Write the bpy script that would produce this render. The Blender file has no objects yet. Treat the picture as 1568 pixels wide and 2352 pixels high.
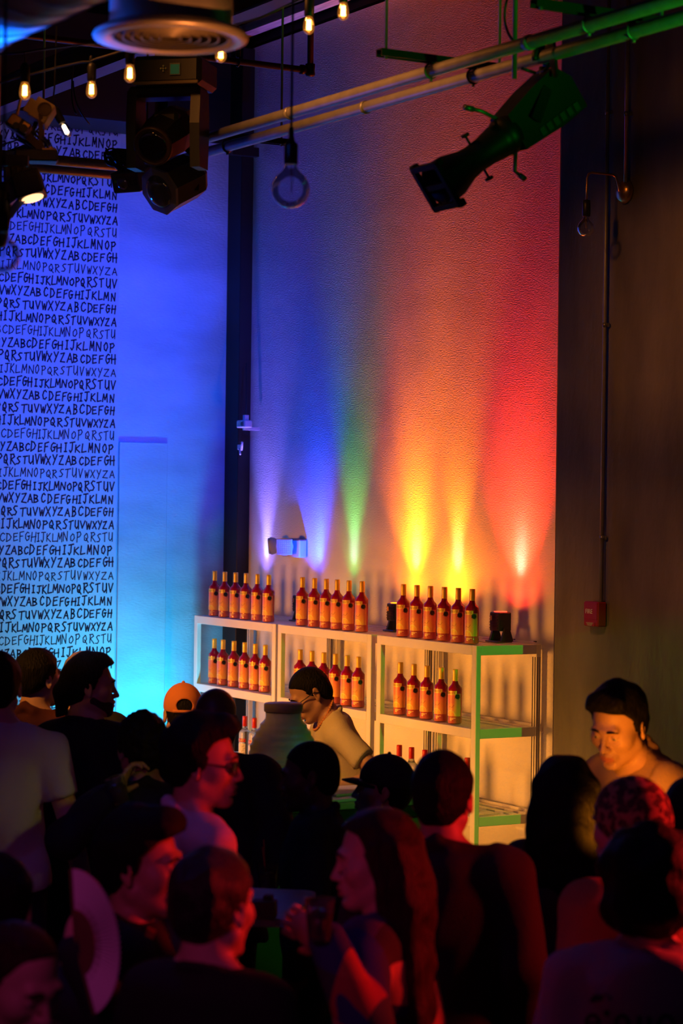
import bpy, math, random
import numpy as np
from mathutils import Vector, Matrix

SC = bpy.context.scene
COL = SC.collection
rad = math.radians

# ------------------------------------------------------------------ camera
TH, FPX = rad(30.2), 5200.0
CAM = np.array([10.26, -7.28, 2.38])
ROLL, PITCH = rad(.733), rad(.19)
UP0 = np.array([0, 0, 1.])
FW0 = np.array([-math.cos(TH), math.sin(TH), 0.])      # level forward
RT0 = np.array([math.sin(TH), math.cos(TH), 0.])       # level right
FW = FW0 * math.cos(PITCH) - UP0 * math.sin(PITCH)
UP1 = UP0 * math.cos(PITCH) + FW0 * math.sin(PITCH)
CX = RT0 * math.cos(ROLL) + UP1 * math.sin(ROLL)
CY = -RT0 * math.sin(ROLL) + UP1 * math.cos(ROLL)
cd = bpy.data.cameras.new('camera')
cam = bpy.data.objects.new('camera', cd); COL.objects.link(cam)
m = Matrix.Identity(4)
for i in range(3):
    m[i][0], m[i][1], m[i][2], m[i][3] = CX[i], CY[i], -FW[i], CAM[i]
cam.matrix_world = m
cd.sensor_fit = 'VERTICAL'; cd.sensor_height = 36.0; cd.sensor_width = 24.0
cd.lens = FPX / 2352 * 36.0
cd.clip_end = 100
cd.dof.use_dof = True; cd.dof.focus_distance = 12.0; cd.dof.aperture_fstop = 3.4
SC.camera = cam

# ------------------------------------------------------------------ world, exposure
SC.view_settings.view_transform = 'Standard'; SC.view_settings.look = 'None'
SC.view_settings.gamma = 1.0; SC.view_settings.use_curve_mapping = False
SC.view_settings.exposure = 0.0
try:
    SC.cycles.use_denoising = True; SC.cycles.max_bounces = 7; SC.cycles.sample_clamp_indirect = 4.0
    SC.cycles.caustics_reflective = False; SC.cycles.caustics_refractive = False
except Exception:
    pass
w = bpy.data.worlds.new('world'); SC.world = w; w.use_nodes = True
w.node_tree.nodes['Background'].inputs[0].default_value = (.0035, .0015, .0035, 1)
w.node_tree.nodes['Background'].inputs[1].default_value = .5


def ray(px, py): return FW + CX * (px - 784) / FPX - CY * (py - 1176) / FPX
def P(px, py, d): return CAM + ray(px, py) * d
def PL(px, py, ax, v):
    r = ray(px, py); return CAM + r * ((v - CAM[ax]) / r[ax])


def light(name, kind, loc, color, power, target=None, size=60, blend=1.0, radius=.05):
    ld = bpy.data.lights.new(name, kind); ld.color = color; ld.energy = power
    if kind == 'SPOT':
        ld.spot_size = rad(size); ld.spot_blend = blend; ld.shadow_soft_size = radius
    elif kind == 'POINT':
        ld.shadow_soft_size = radius
    elif kind == 'AREA':
        ld.size = radius
    o = bpy.data.objects.new(name, ld); COL.objects.link(o); o.location = Vector(loc)
    if target is not None:
        o.rotation_euler = (Vector(target) - Vector(loc)).to_track_quat('-Z', 'Y').to_euler()
    return o


# stage lanterns of the venue (the rig reaches beyond the picture on both sides), and unseen fills added
AMB = (1.0, .36, .05)
light('amber_front_spot', 'SPOT', (2.2, -7.6, 4.6), AMB, 1500, (1.0, -2.2, 1.4), 15, .5, .2)
for _x, _z in ((-2.72, 17), (-1.72, 19), (-.55, 19)):
    light('amber_shelf_spot', 'SPOT', (-1.9, -6.3, .85), (1.0, .33, .04), 2000, (_x, -.4, 1.12), _z, .5, .85)
light('blue_flood', 'SPOT', (.4, -1.3, 4.2), (.0, .052, 1.0), 760, (-3.7, -1.25, 3.3), 48, 1.0, .1)
light('cyan_floor_wash', 'SPOT', (-2.85, -.78, .25), (.0, .60, 1.0), 210, (-3.75, -.98, 1.5), 80, 1.0, .1)
light('blue_duct_fill', 'SPOT', tuple(P(-900, 1400, 5.0)), (.0, .12, 1.0), 5000, tuple(P(40, 20, 6.4)), 16, .8, .1)  # unseen spot added to turn the duct blue
light('blue_jar_fill', 'SPOT', tuple(P(-300, 1150, 8.6)), (.10, .30, 1.0), 90, tuple(P(630, 1720, 9.9)), 9, .8, .1)  # added blue light for the drink jar, no fixture of its own
light('blue_rig_back_spot', 'SPOT', (-2.6, -3.6, 2.6), (.0, .09, 1.0), 60, tuple(P(340, 300, 10.0)), 30, .8, .1)
light('warm_diffuser_fill', 'SPOT', tuple(P(1500, 2300, 4.3)), (1.0, .26, .05), 600, tuple(P(392, 90, 6.3)), 8, .8, .05)  # unseen warm spot added to bring up the air diffuser
light('green_side_spot', 'SPOT', (5.4, -.85, 2.6), (.02, 1.0, .03), 240, (-.2, -.62, 1.0), 18, .3, .05)
light('green_bar_spot', 'SPOT', (6.6, -1.4, 2.4), (.02, 1.0, .03), 60, (1.9, -2.3, .95), 16, .5, .05)
light('green_pipe_spot', 'SPOT', (6.4, -2.4, 3.0), (.02, 1.0, .03), 120, (4.7, -2.6, 4.05), 44, .9, .06)
light('red_side_spot', 'SPOT', tuple(P(2900, 1650, 6.3)), (1.0, .016, .015), 270, tuple(P(1000, 2150, 5.8)), 60, .8, .1)
light('magenta_fill', 'SPOT', tuple(P(-900, 700, 3.2)), (1.0, .07, .50), 27, tuple(P(500, 1980, 6.5)), 56, 1.0, .3)
light('violet_fill', 'SPOT', tuple(P(900, -200, 2.0)), (.35, .10, 1.0), 3, tuple(P(800, 2000, 6.5)), 80, 1.0, .3)
light('amber_face_fill', 'SPOT', tuple(P(1392, 1965, 6.88)), (1.0, .28, .01), 42, tuple(P(1415, 1670, 7.6)), 56, .8, .05)  # unseen lamp added low among the crowd to light one man's face
light('amber_shoulder_fill', 'SPOT', tuple(P(250, 500, 8.8)), (1.0, .34, .03), 230, tuple(P(1510, 1715, 7.75)), 7, .8, .1)  # added unseen, only to brighten the tan jacket's shoulder
light('yellow_back_fill', 'SPOT', tuple(P(2300, 500, 5.5)), (.85, .75, .05), 34, tuple(P(40, 1880, 8.5)), 6.6, .8, .1)  # unseen narrow spot added for the back of the white t-shirt
light('orange_cap_fill', 'SPOT', tuple(P(560, -500, 8.0)), (1.0, .26, .04), 110, tuple(P(425, 1600, 10.1)), 6, .6, .1)  # unseen spot added above to brighten the orange cap
light('pillar_fill', 'SPOT', (2.4, -4.6, 5.2), (1.0, .32, .06), 320, (2.3, -.2, 2.4), 60, 1.0, .2)  # added in place of dim ambient light on the concrete wall


# ------------------------------------------------------------------ materials
MATS = {}
def mat(name, col, rough=.5, metal=0., bump=0., bscale=60., var=0., vscale=6., trans=0., ior=1.45, em=None, es=0., coat=0., stretch=None):
    if name in MATS: return MATS[name]
    mt = bpy.data.materials.new(name); mt.use_nodes = True; MATS[name] = mt
    nt = mt.node_tree; b = nt.nodes['Principled BSDF']
    b.inputs['Base Color'].default_value = (*col, 1); b.inputs['Roughness'].default_value = rough
    b.inputs['Metallic'].default_value = metal
    b.inputs['Transmission Weight'].default_value = trans; b.inputs['IOR'].default_value = ior
    b.inputs['Coat Weight'].default_value = coat
    if em is not None:
        b.inputs['Emission Color'].default_value = (*em, 1); b.inputs['Emission Strength'].default_value = es
    tc = nt.nodes.new('ShaderNodeTexCoord'); mp = nt.nodes.new('ShaderNodeMapping')
    nt.links.new(tc.outputs['Object'], mp.inputs[0])
    if stretch: mp.inputs['Scale'].default_value = stretch
    n = nt.nodes.new('ShaderNodeTexNoise'); n.inputs['Scale'].default_value = vscale; n.inputs['Detail'].default_value = 4
    nt.links.new(mp.outputs[0], n.inputs['Vector'])
    v = max(var, .04)
    r = nt.nodes.new('ShaderNodeMapRange'); r.inputs['From Min'].default_value = .25; r.inputs['From Max'].default_value = .75
    r.inputs['To Min'].default_value = 1 - v; r.inputs['To Max'].default_value = 1 + v
    nt.links.new(n.outputs[0], r.inputs['Value'])
    mx = nt.nodes.new('ShaderNodeMix'); mx.data_type = 'RGBA'; mx.blend_type = 'MULTIPLY'
    mx.inputs[0].default_value = 1; mx.inputs[6].default_value = (*col, 1)
    nt.links.new(r.outputs[0], mx.inputs[7]); nt.links.new(mx.outputs[2], b.inputs['Base Color'])
    if bump:
        n2 = nt.nodes.new('ShaderNodeTexNoise'); n2.inputs['Scale'].default_value = bscale; n2.inputs['Detail'].default_value = 5
        nt.links.new(mp.outputs[0], n2.inputs['Vector'])
        bp = nt.nodes.new('ShaderNodeBump'); bp.inputs['Strength'].default_value = bump; bp.inputs['Distance'].default_value = .01
        nt.links.new(n2.outputs[0], bp.inputs['Height']); nt.links.new(bp.outputs[0], b.inputs['Normal'])
    return mt

PLASTER = mat('plaster', (.70, .68, .66), .75, bump=.35, bscale=55, var=.10, vscale=1.6, stretch=(1, 1, 2.4))
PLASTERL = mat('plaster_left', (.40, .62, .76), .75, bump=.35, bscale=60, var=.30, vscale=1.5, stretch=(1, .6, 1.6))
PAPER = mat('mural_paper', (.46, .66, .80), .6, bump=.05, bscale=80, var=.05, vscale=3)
INK = mat('ink', (.012, .012, .030), .5)
CONC = mat('concrete', (.17, .155, .14), .85, bump=.5, bscale=24, var=.45, vscale=2.2, stretch=(1.4, 1, .5))
FLOORM = mat('floor_carpet', (.30, .25, .20), .9, bump=.8, bscale=30, var=.5, vscale=18)
BLACKP = mat('black_paint', (.012, .012, .014), .55, bump=.05)
CEILM = mat('ceiling_black', (.006, .006, .007), .9)
STEELB = mat('black_steel', (.010, .010, .011), .45, var=.15)
BLKPL = mat('black_plastic', (.014, .014, .016), .42, bump=.04, bscale=200)
PIPEM = mat('pipe_grey', (.30, .30, .31), .42, metal=.35, var=.15, vscale=20, bump=.05)
RODM = mat('zinc_rod', (.25, .25, .26), .4, metal=.7)
GALV = mat('galvanised_steel', (.60, .62, .66), .36, metal=.5, var=.18, vscale=14, bump=.03)
ALU = mat('spun_aluminium', (.62, .60, .58), .36, metal=.55, var=.06)
WOOD = mat('pale_wood', (.55, .42, .33), .7, var=.3, vscale=12, stretch=(.3, 3, 3), bump=.1)
WHITE = mat('white_laminate', (.80, .79, .76), .45, var=.03)
ALUP = mat('aluminium_profile', (.72, .72, .72), .35, metal=.3)
GROOVE = mat('groove_shadow_gap', (.02, .02, .025), .6)
GLASS = mat('clear_glass', (1, 1, 1), .02, trans=1., ior=1.45)
def thin_glass(name, tint, em=None, es=0.):
    mt = bpy.data.materials.new(name); mt.use_nodes = True; nt = mt.node_tree; nt.nodes.clear()
    out = nt.nodes.new('ShaderNodeOutputMaterial'); mx = nt.nodes.new('ShaderNodeMixShader'); tr = nt.nodes.new('ShaderNodeBsdfTransparent')
    gl = nt.nodes.new('ShaderNodeBsdfGlossy'); gl.inputs['Roughness'].default_value = .03
    fr = nt.nodes.new('ShaderNodeFresnel'); fr.inputs['IOR'].default_value = 1.5; mu = nt.nodes.new('ShaderNodeMath'); mu.operation = 'MULTIPLY_ADD'; mu.inputs[1].default_value = .75; mu.inputs[2].default_value = .02
    tr.inputs[0].default_value = (*tint, 1)
    nt.links.new(fr.outputs[0], mu.inputs[0]); nt.links.new(mu.outputs[0], mx.inputs[0]); nt.links.new(tr.outputs[0], mx.inputs[1]); nt.links.new(gl.outputs[0], mx.inputs[2])
    last = mx
    if em:
        e = nt.nodes.new('ShaderNodeEmission'); e.inputs[0].default_value = (*em, 1); e.inputs[1].default_value = es; ad = nt.nodes.new('ShaderNodeAddShader')
        nt.links.new(mx.outputs[0], ad.inputs[0]); nt.links.new(e.outputs[0], ad.inputs[1]); last = ad
    nt.links.new(last.outputs[0], out.inputs[0]); return mt
THINGLASS = thin_glass('bulb_glass', (.93, .94, .96))
AMBGLASS = thin_glass('amber_glass', (1.0, .62, .25), (1., .33, .04), .22)
GOLD = mat('gold_cap', (.85, .58, .10), .35, metal=.35)
BRASS = mat('aged_brass', (.62, .38, .12), .28, metal=.9)
REDCAP = mat('red_cap', (.55, .01, .008), .32, coat=.3)
SPK = mat('dark_leaf_print', (.004, .008, .010), .5)
LEMON = mat('lemon_print', (.95, .62, .06), .45)
LEMONRIM = mat('lemon_rim_print', (.98, .78, .25), .45)
PINKINK = mat('pink_ink', (.85, .22, .35), .45)
MAROONINK = mat('maroon_ink', (.25, .02, .03), .45)
CREAMINK = mat('cream_ink', (.95, .72, .35), .45)
BANDM = mat('gold_band', (.88, .60, .12), .4, metal=.15)
BANDINK = mat('gold_emboss', (.40, .22, .03), .45)
FILA = mat('hot_filament', (1, .5, .15), .4, em=(1., .50, .14), es=45)
FILB = mat('warm_filament', (1, .5, .15), .4, em=(1., .66, .25), es=34)
FILC = mat('cold_filament', (.5, .35, .15), .4, metal=.6)
REDBOX = mat('alarm_red', (.33, .01, .012), .4)
WHINK = mat('white_ink', (.75, .72, .68), .5)
GREENST = mat('green_sticker', (.25, .60, .05), .5)


def grad_mat(name, stops, z0, z1, rough, trans=0., ior=1.45, alpha=1.):
    mt = bpy.data.materials.new(name); mt.use_nodes = True
    nt = mt.node_tree; b = nt.nodes['Principled BSDF']
    b.inputs['Roughness'].default_value = rough; b.inputs['Transmission Weight'].default_value = trans; b.inputs['IOR'].default_value = ior
    tc = nt.nodes.new('ShaderNodeTexCoord'); sx = nt.nodes.new('ShaderNodeSeparateXYZ')
    nt.links.new(tc.outputs['Object'], sx.inputs[0])
    r = nt.nodes.new('ShaderNodeMapRange'); r.inputs['From Min'].default_value = z0; r.inputs['From Max'].default_value = z1
    nt.links.new(sx.outputs['Z'], r.inputs['Value'])
    cr = nt.nodes.new('ShaderNodeValToRGB'); e = cr.color_ramp.elements
    while len(e) < len(stops): e.new(.5)
    for el, (p, c) in zip(e, stops): el.position = p; el.color = (*c, 1)
    nt.links.new(r.outputs[0], cr.inputs[0]); nt.links.new(cr.outputs[0], b.inputs['Base Color'])
    return mt

# bottle colour deepens from base to shoulder; the label's sunset fade is printed
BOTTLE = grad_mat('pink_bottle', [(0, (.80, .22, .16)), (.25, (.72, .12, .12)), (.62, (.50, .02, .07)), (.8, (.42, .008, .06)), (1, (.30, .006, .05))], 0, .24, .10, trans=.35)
LABELM = grad_mat('sunset_label', [(0, (.95, .55, .10)), (.35, (.93, .42, .12)), (.75, (.90, .28, .16)), (1, (.85, .18, .18))], .035, .172, .42)


# ------------------------------------------------------------------ mesh helpers
class MB:
    def __init__(s): s.v = []; s.f = []; s.mi = []; s.sm = []
    def _add(s, vs, fs, mi=0, smooth=False):
        o = len(s.v); s.v += [tuple(map(float, p)) for p in vs]
        for f in fs: s.f.append([i + o for i in f]); s.mi.append(mi); s.sm.append(smooth)
        return s
    def box(s, c, d, rot=None, mi=0, bev=0.):
        hx, hy, hz = d[0] / 2, d[1] / 2, d[2] / 2
        if bev > 0:
            b = min(bev, hx * .9, hy * .9, hz * .9); vs = []; idx = {}
            for sx in (-1, 1):
                for sy in (-1, 1):
                    for sz in (-1, 1):
                        for k in range(3):
                            p = [sx * (hx - b), sy * (hy - b), sz * (hz - b)]
                            p[k] = (sx * hx, sy * hy, sz * hz)[k]
                            idx[(sx, sy, sz, k)] = len(vs); vs.append(p)
            fs = []
            for k in range(3):
                a, bb = [(1, 2), (2, 0), (0, 1)][k]
                for sg in (-1, 1):
                    q = []
                    for (u, w_) in ((-1, -1), (1, -1), (1, 1), (-1, 1)):
                        t = [0, 0, 0]; t[k] = sg; t[a] = u; t[bb] = w_; q.append(idx[(*t, k)])
                    fs.append(q if sg > 0 else q[::-1])
            for k in range(3):
                a, bb = [(1, 2), (2, 0), (0, 1)][k]
                for u in (-1, 1):
                    for w_ in (-1, 1):
                        t0 = [0, 0, 0]; t1 = [0, 0, 0]
                        t0[a] = t1[a] = u; t0[bb] = t1[bb] = w_; t0[k] = -1; t1[k] = 1
                        q = [idx[(*t0, a)], idx[(*t1, a)], idx[(*t1, bb)], idx[(*t0, bb)]]
                        fs.append(q if u * w_ < 0 else q[::-1])
            for sx in (-1, 1):
                for sy in (-1, 1):
                    for sz in (-1, 1):
                        q = [idx[(sx, sy, sz, 0)], idx[(sx, sy, sz, 1)], idx[(sx, sy, sz, 2)]]
                        fs.append(q if sx * sy * sz > 0 else q[::-1])
        else:
            vs = [(x, y, z) for x in (-hx, hx) for y in (-hy, hy) for z in (-hz, hz)]
            fs = [(0, 1, 3, 2), (4, 6, 7, 5), (0, 4, 5, 1), (2, 3, 7, 6), (0, 2, 6, 4), (1, 5, 7, 3)]
        R = rot if rot is not None else np.eye(3)
        vs = [np.array(c) + R @ np.array(p) for p in vs]
        return s._add(vs, fs, mi)
    def lathe(s, prof, o=(0, 0, 0), axis=(0, 0, 1), n=24, mi=0, smooth=True, a0=0., a1=2 * math.pi, caps=True):
        ax = np.array(axis, float); ax /= np.linalg.norm(ax)
        t = np.array([1, 0, 0.]) if abs(ax[2]) > .9 else np.cross(UP0, ax)
        t = t - ax * (t @ ax); t /= np.linalg.norm(t); b = np.cross(ax, t)
        full = abs(a1 - a0 - 2 * math.pi) < 1e-6; k = n if full else n + 1
        vs = []
        for (r, z) in prof:
            for i in range(k):
                a = a0 + (a1 - a0) * i / n
                vs.append(np.array(o) + ax * z + (t * math.cos(a) + b * math.sin(a)) * r)
        fs = []
        for j in range(len(prof) - 1):
            for i in range(n):
                i2 = (i + 1) % k
                fs.append((j * k + i, j * k + i2, (j + 1) * k + i2, (j + 1) * k + i))
        s._add(vs, fs, mi, smooth)
        if full and caps:
            for j in (0, len(prof) - 1):
                if prof[j][0] > 1e-4:
                    ring = [len(s.v) - len(vs) + j * k + i for i in range(k)]
                    s.f.append(ring if j else ring[::-1]); s.mi.append(mi); s.sm.append(False)
        return s
    def cyl(s, p0, p1, r0, r1=None, n=16, mi=0):
        p0 = np.array(p0, float); p1 = np.array(p1, float); L = np.linalg.norm(p1 - p0)
        return s.lathe([(r0, 0), (r0 if r1 is None else r1, L)], p0, (p1 - p0) / L, n, mi)
    def tube(s, pts, r, n=8, mi=0, closed=False):
        pts = [np.array(p, float) for p in pts]; k = len(pts); vs = []; prev = None
        for i, p in enumerate(pts):
            if closed: d = pts[(i + 1) % k] - pts[i - 1]
            else: d = pts[min(i + 1, k - 1)] - pts[max(i - 1, 0)]
            d = d / (np.linalg.norm(d) + 1e-9)
            if prev is None:
                prev = np.cross(d, UP0 if abs(d[2]) < .9 else np.array([1, 0, 0.]))
            prev = prev - d * (prev @ d); prev /= np.linalg.norm(prev) + 1e-9
            b = np.cross(d, prev); rr = r[i] if isinstance(r, (list, tuple)) else r
            for j in range(n):
                a = 2 * math.pi * j / n; vs.append(p + (prev * math.cos(a) + b * math.sin(a)) * rr)
        fs = []
        for i in range(k if closed else k - 1):
            i2 = (i + 1) % k
            for j in range(n):
                j2 = (j + 1) % n; fs.append((i * n + j, i * n + j2, i2 * n + j2, i2 * n + j))
        if not closed: fs += [list(range(n))[::-1], [(k - 1) * n + j for j in range(n)]]
        return s._add(vs, fs, mi, True)
    def ball(s, c, r, n=16, mi=0, half=None):
        r = np.array([r] * 3 if np.isscalar(r) else r, float); m_ = n // 2
        vs = []; fs = []
        for j in range(m_ + 1):
            th = math.pi * j / m_
            for i in range(n):
                ph = 2 * math.pi * i / n
                vs.append(np.array(c) + r * np.array([math.sin(th) * math.cos(ph), math.sin(th) * math.sin(ph), math.cos(th)]))
        for j in range(m_):
            for i in range(n):
                i2 = (i + 1) % n; fs.append((j * n + i, (j + 1) * n + i, (j + 1) * n + i2, j * n + i2))
        return s._add(vs, fs, mi, True)
    def prism(s, poly, o, u, v, depth, mi=0):
        o, u, v = (np.array(a, float) for a in (o, u, v)); w_ = np.cross(u, v); n = len(poly)
        vs = [o + u * a + v * b for a, b in poly] + [o + u * a + v * b + w_ * depth for a, b in poly]
        fs = [list(range(n))[::-1], [i + n for i in range(n)]] + [(i, (i + 1) % n, n + (i + 1) % n, n + i) for i in range(n)]
        return s._add(vs, fs, mi)
    def xf(s, M_):
        s.v = [tuple(np.array(M_)[:3, :3] @ np.array(p) + np.array(M_)[:3, 3]) for p in s.v]; return s
    def build(s, name, mats, parent=None, **kw):
        me = bpy.data.meshes.new(name); me.from_pydata(s.v, [], s.f)
        mats = mats if isinstance(mats, (list, tuple)) else [mats]
        for mm in mats: me.materials.append(mm)
        me.polygons.foreach_set('material_index', s.mi); me.polygons.foreach_set('use_smooth', s.sm)
        me.update()
        return link(name, me, parent, **kw)

def link(name, me, parent=None, **kw):
    o = bpy.data.objects.new(name, me); COL.objects.link(o)
    if parent is not None: o.parent = parent
    tag(o, **kw); return o
def tag(o, label=None, cat=None, group=None, kind=None):
    if label: o['label'] = label
    if cat: o['category'] = cat
    if group: o['group'] = group
    if kind: o['kind'] = kind
    return o
def thing(name, label, cat, loc=(0, 0, 0), rz=0., group=None):
    o = bpy.data.objects.new(name, None); COL.objects.link(o); o.location = Vector(loc); o.rotation_euler = (0, 0, rz)
    o.empty_display_size = .05
    return tag(o, label, cat, group)
def dup(root, loc, rz, label, group=None):
    r = root.copy(); COL.objects.link(r); r.location = Vector(loc); r.rotation_euler = (0, 0, rz); r['label'] = label
    if group: r['group'] = group
    for ch in list(root.children):
        c = ch.copy(); COL.objects.link(c); c.parent = r
        for g in list(ch.children):
            d = g.copy(); COL.objects.link(d); d.parent = c
    return r
def frame(o, xa, za):
    """4x4 frame with local x along xa and local z near za"""
    x = np.array(xa, float); x /= np.linalg.norm(x); z = np.array(za, float); z = z - x * (z @ x); z /= np.linalg.norm(z)
    y = np.cross(z, x); F = np.eye(4); F[:3, 0] = x; F[:3, 1] = y; F[:3, 2] = z; F[:3, 3] = o; return F
def place(o, F):
    o.matrix_world = Matrix([[float(a) for a in r] for r in F]); return o
def bez(p, n=16):
    p = [np.array(a, float) for a in p]; out = []
    for i in range(n + 1):
        t = i / n; q = p
        while len(q) > 1: q = [q[j] * (1 - t) + q[j + 1] * t for j in range(len(q) - 1)]
        out.append(q[0])
    return out
ORD = ['first', 'second', 'third', 'fourth', 'fifth', 'sixth', 'seventh', 'eighth']

# stroke letters, unit box
G = {
 'A': [[(0, 0), (.5, 1), (1, -.05)], [(.18, .36), (.85, .36)]],
 'B': [[(.08, 0), (.08, 1)], [(.0, 1), (.6, .95), (.75, .76), (.55, .56), (.1, .5)], [(.1, .5), (.75, .42), (.85, .2), (.5, 0), (.0, -.05)]],
 'C': [[(.9, .85), (.6, 1), (.25, .85), (.08, .45), (.25, .08), (.6, 0), (.95, .2)]],
 'D': [[(.1, 0), (.1, 1)], [(0, 1), (.55, .92), (.9, .55), (.7, .2), (.05, -.05)]],
 'E': [[(.9, 1), (.1, .95), (.1, 0), (.9, .1)], [(.1, .5), (.75, .58)]],
 'F': [[(1, 1.05), (.12, .95), (.12, -.05)], [(.12, .5), (.75, .58)]],
 'G': [[(.85, .9), (.5, 1), (.15, .75), (.1, .3), (.4, 0), (.8, .15), (.85, .5), (.5, .5), (1.05, .56)]],
 'H': [[(.1, 1), (.1, 0)], [(.85, 1.03), (.88, -.05)], [(0, .48), (.98, .55)]],
 'I': [[(.5, 1), (.5, 0)], [(.15, .97), (.85, 1.02)], [(.1, 0), (.9, .03)]],
 'J': [[(.65, 1), (.62, .2), (.4, -.05), (.12, .15)], [(.15, .97), (1.1, 1.04)]],
 'K': [[(.1, 1), (.1, 0)], [(.85, 1), (.12, .45), (1.0, -.05)]],
 'L': [[(.12, 1), (.1, 0), (1.0, .08)]],
 'M': [[(0, 0), (.15, .95), (.5, .25), (.88, 1), (1.0, -.05)]],
 'N': [[(.05, 0), (.1, .95), (.88, .02), (.95, 1.05)]],
 'O': [[(.5, .9), (.12, .6), (.2, .12), (.55, .0), (.88, .4), (.72, .82), (.45, .92)]],
 'P': [[(.15, .98), (.15, -.15)], [(0, .95), (.65, 1), (.9, .75), (.6, .5), (.15, .42)]],
 'Q': [[(.5, 1), (.1, .65), (.2, .15), (.55, .05), (.88, .5), (.7, .92), (.45, 1)], [(.45, .4), (1.05, -.15)]],
 'R': [[(.15, 1), (.15, 0)], [(0, .97), (.65, 1), (.85, .78), (.2, .5), (1.05, -.1)]],
 'S': [[(.95, .95), (.5, 1), (.15, .78), (.45, .55), (.8, .32), (.55, .02), (.0, .0)]],
 'T': [[(.5, 1), (.5, -.05)], [(0, .93), (1.05, 1.05)]],
 'U': [[(.08, 1), (.12, .25), (.45, 0), (.85, .35), (.85, 1), (.95, -.05)]],
 'V': [[(.05, 1), (.5, 0), (.98, 1.02)]],
 'W': [[(.0, 1), (.28, 0), (.5, .75), (.75, 0), (1.02, 1.05)]],
 'X': [[(.05, 1), (.95, -.05)], [(.95, 1), (.05, 0)]],
 'Y': [[(.05, 1), (.48, .5)], [(.98, 1.02), (.25, -.08)]],
 'Z': [[(.08, .92), (.9, 1), (.05, .05), (1.0, .0)]],
}
def strokes(mb, lines, o, u, v, nrm, wd, th, mi=0):
    o, u, v, nrm = (np.array(a, float) for a in (o, u, v, nrm))
    for ln in lines:
        for (a, b) in zip(ln[:-1], ln[1:]):
            a = np.array(a); b = np.array(b); d = b - a; L = np.hypot(*d)
            if L < 1e-6: continue
            d = d / L; n = np.array([-d[1], d[0]]) * wd / 2; a = a - d * wd * .35; b = b + d * wd * .35
            q = [a + n, a - n, b - n, b + n]; k = len(mb.v)
            mb._add([o + u * p[0] + v * p[1] + nrm * th for p in q], [(0, 1, 2, 3)], mi)
def word_lines(txt, h, wdt, gap, rnd=None, slant=0.):
    out = []; x = 0.
    for ch in txt:
        if ch == ' ': x += wdt * .6; continue
        ww = wdt * (.62 if ch == 'I' else 1.) * (1 + (rnd.uniform(-.14, .14) if rnd else 0)); j = (lambda s_: rnd.uniform(-s_, s_)) if rnd else (lambda s_: 0.)
        sc = 1 + j(.14); dy = j(.06) * h; sl = slant + j(.08)
        for st in G[ch]:
            out.append([(x + (px_ + py_ * sl) * ww + j(.03) * ww, dy + py_ * h * sc + j(.03) * h) for px_, py_ in st])
        x += ww + gap * (1 + j(.5))
    return out, x

def text_mesh(name, txt, size, F, mt, parent=None, ext=.0006, align='CENTER'):
    cu = bpy.data.curves.new(name, 'FONT'); cu.body = txt; cu.size = size; cu.align_x = align; cu.extrude = ext
    t = bpy.data.objects.new(name + '_tmp', cu); COL.objects.link(t)
    dg = bpy.context.evaluated_depsgraph_get(); me = bpy.data.meshes.new_from_object(t.evaluated_get(dg))
    bpy.data.objects.remove(t); me.materials.clear(); me.materials.append(mt)
    me.transform(Matrix([[float(a) for a in r] for r in F]))
    return link(name, me, parent)


# ------------------------------------------------------------------ the room
S = dict(kind='structure')
MB().box((1.5, -4, -.05), (26, 14, .1)).build('floor', FLOORM, **S)
MB().box((1.5, -4, 6.35), (26, 14, .1)).build('ceiling', CEILM, **S)
MB().box((-1.805, .10, 2.76), (3.79, .2, 5.5)).build('wall_back', PLASTER, **S)
YC = -.20; XC = float(PL(1273, 1500, 1, YC)[0])
MB().box((XC + 4, YC + .25, 3.15), (8, .5, 6.3)).build('wall_right', CONC, **S)
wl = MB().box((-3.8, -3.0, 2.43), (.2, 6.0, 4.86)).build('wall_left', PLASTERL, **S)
ZW = 5.5
MB().box((-3.78, -.3, 5.58), (.2, .55, 1.44)).box((-3.9, -3.3, 5.58), (.2, 5.6, 1.44)).build('trim_1', CEILM, **S)
MB().box((-3.47, -3.5, 5.2), (.46, 5.24, .68)).build('trim_2', BLACKP, **S)           # soffit over the lettered wall
MB().box((-3.612, -.048, 2.75), (.215, .095, 5.5), bev=.004).build('column_left', BLACKP, **S)
MB().box((-1.7, -.012, .20), (3.6, .024, .40)).build('baseboard_back', BLACKP, **S)
MB().box((-1.8, .12, 5.9), (4.1, .2, .72)).build('wall_top', CEILM, **S)
tb = MB()
tb.box((-2.4, -.06, 5.62), (3.0, .10, .055))
tb.build('trim_3', WOOD, **S)
# wallpaper with lettering, patch of newer plaster
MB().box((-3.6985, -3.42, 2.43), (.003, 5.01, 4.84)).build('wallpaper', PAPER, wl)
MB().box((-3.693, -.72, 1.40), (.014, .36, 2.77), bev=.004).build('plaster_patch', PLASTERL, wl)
ROWS = 'UPHAVNHA'
rnd = random.Random(4)
mb = MB()
ABC = 'ABCDEFGHIJKLMNOPQRSTUVWXYZ'
period = {}
YE = -.925
zrow = float(PL(262, 768, 0, -3.697)[2])
for i in range(0, 58):
    z = zrow - (i - 16) * .0853 - .03
    key = i % 8
    if z < .25: break
    end = ABC.index(ROWS[key])
    txt = ''.join(ABC[(end - 25 + k) % 26] for k in range(26)) + ''
    rr = random.Random(100 + key)
    lines, x = word_lines(txt, .055, .033, .0122, rr, .08)
    off = YE - x
    o = np.array([-3.6965, off, z])
    tilt = -.015 if key % 2 else -.03
    strokes(mb, lines, o, np.array([0, 1, 0.]) , np.array([0, 0, 1.]), np.array([1, 0, 0.]), .0095 if key not in (0, 3) else .0070, 0)
mb.build('lettering', INK, wl)

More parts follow.
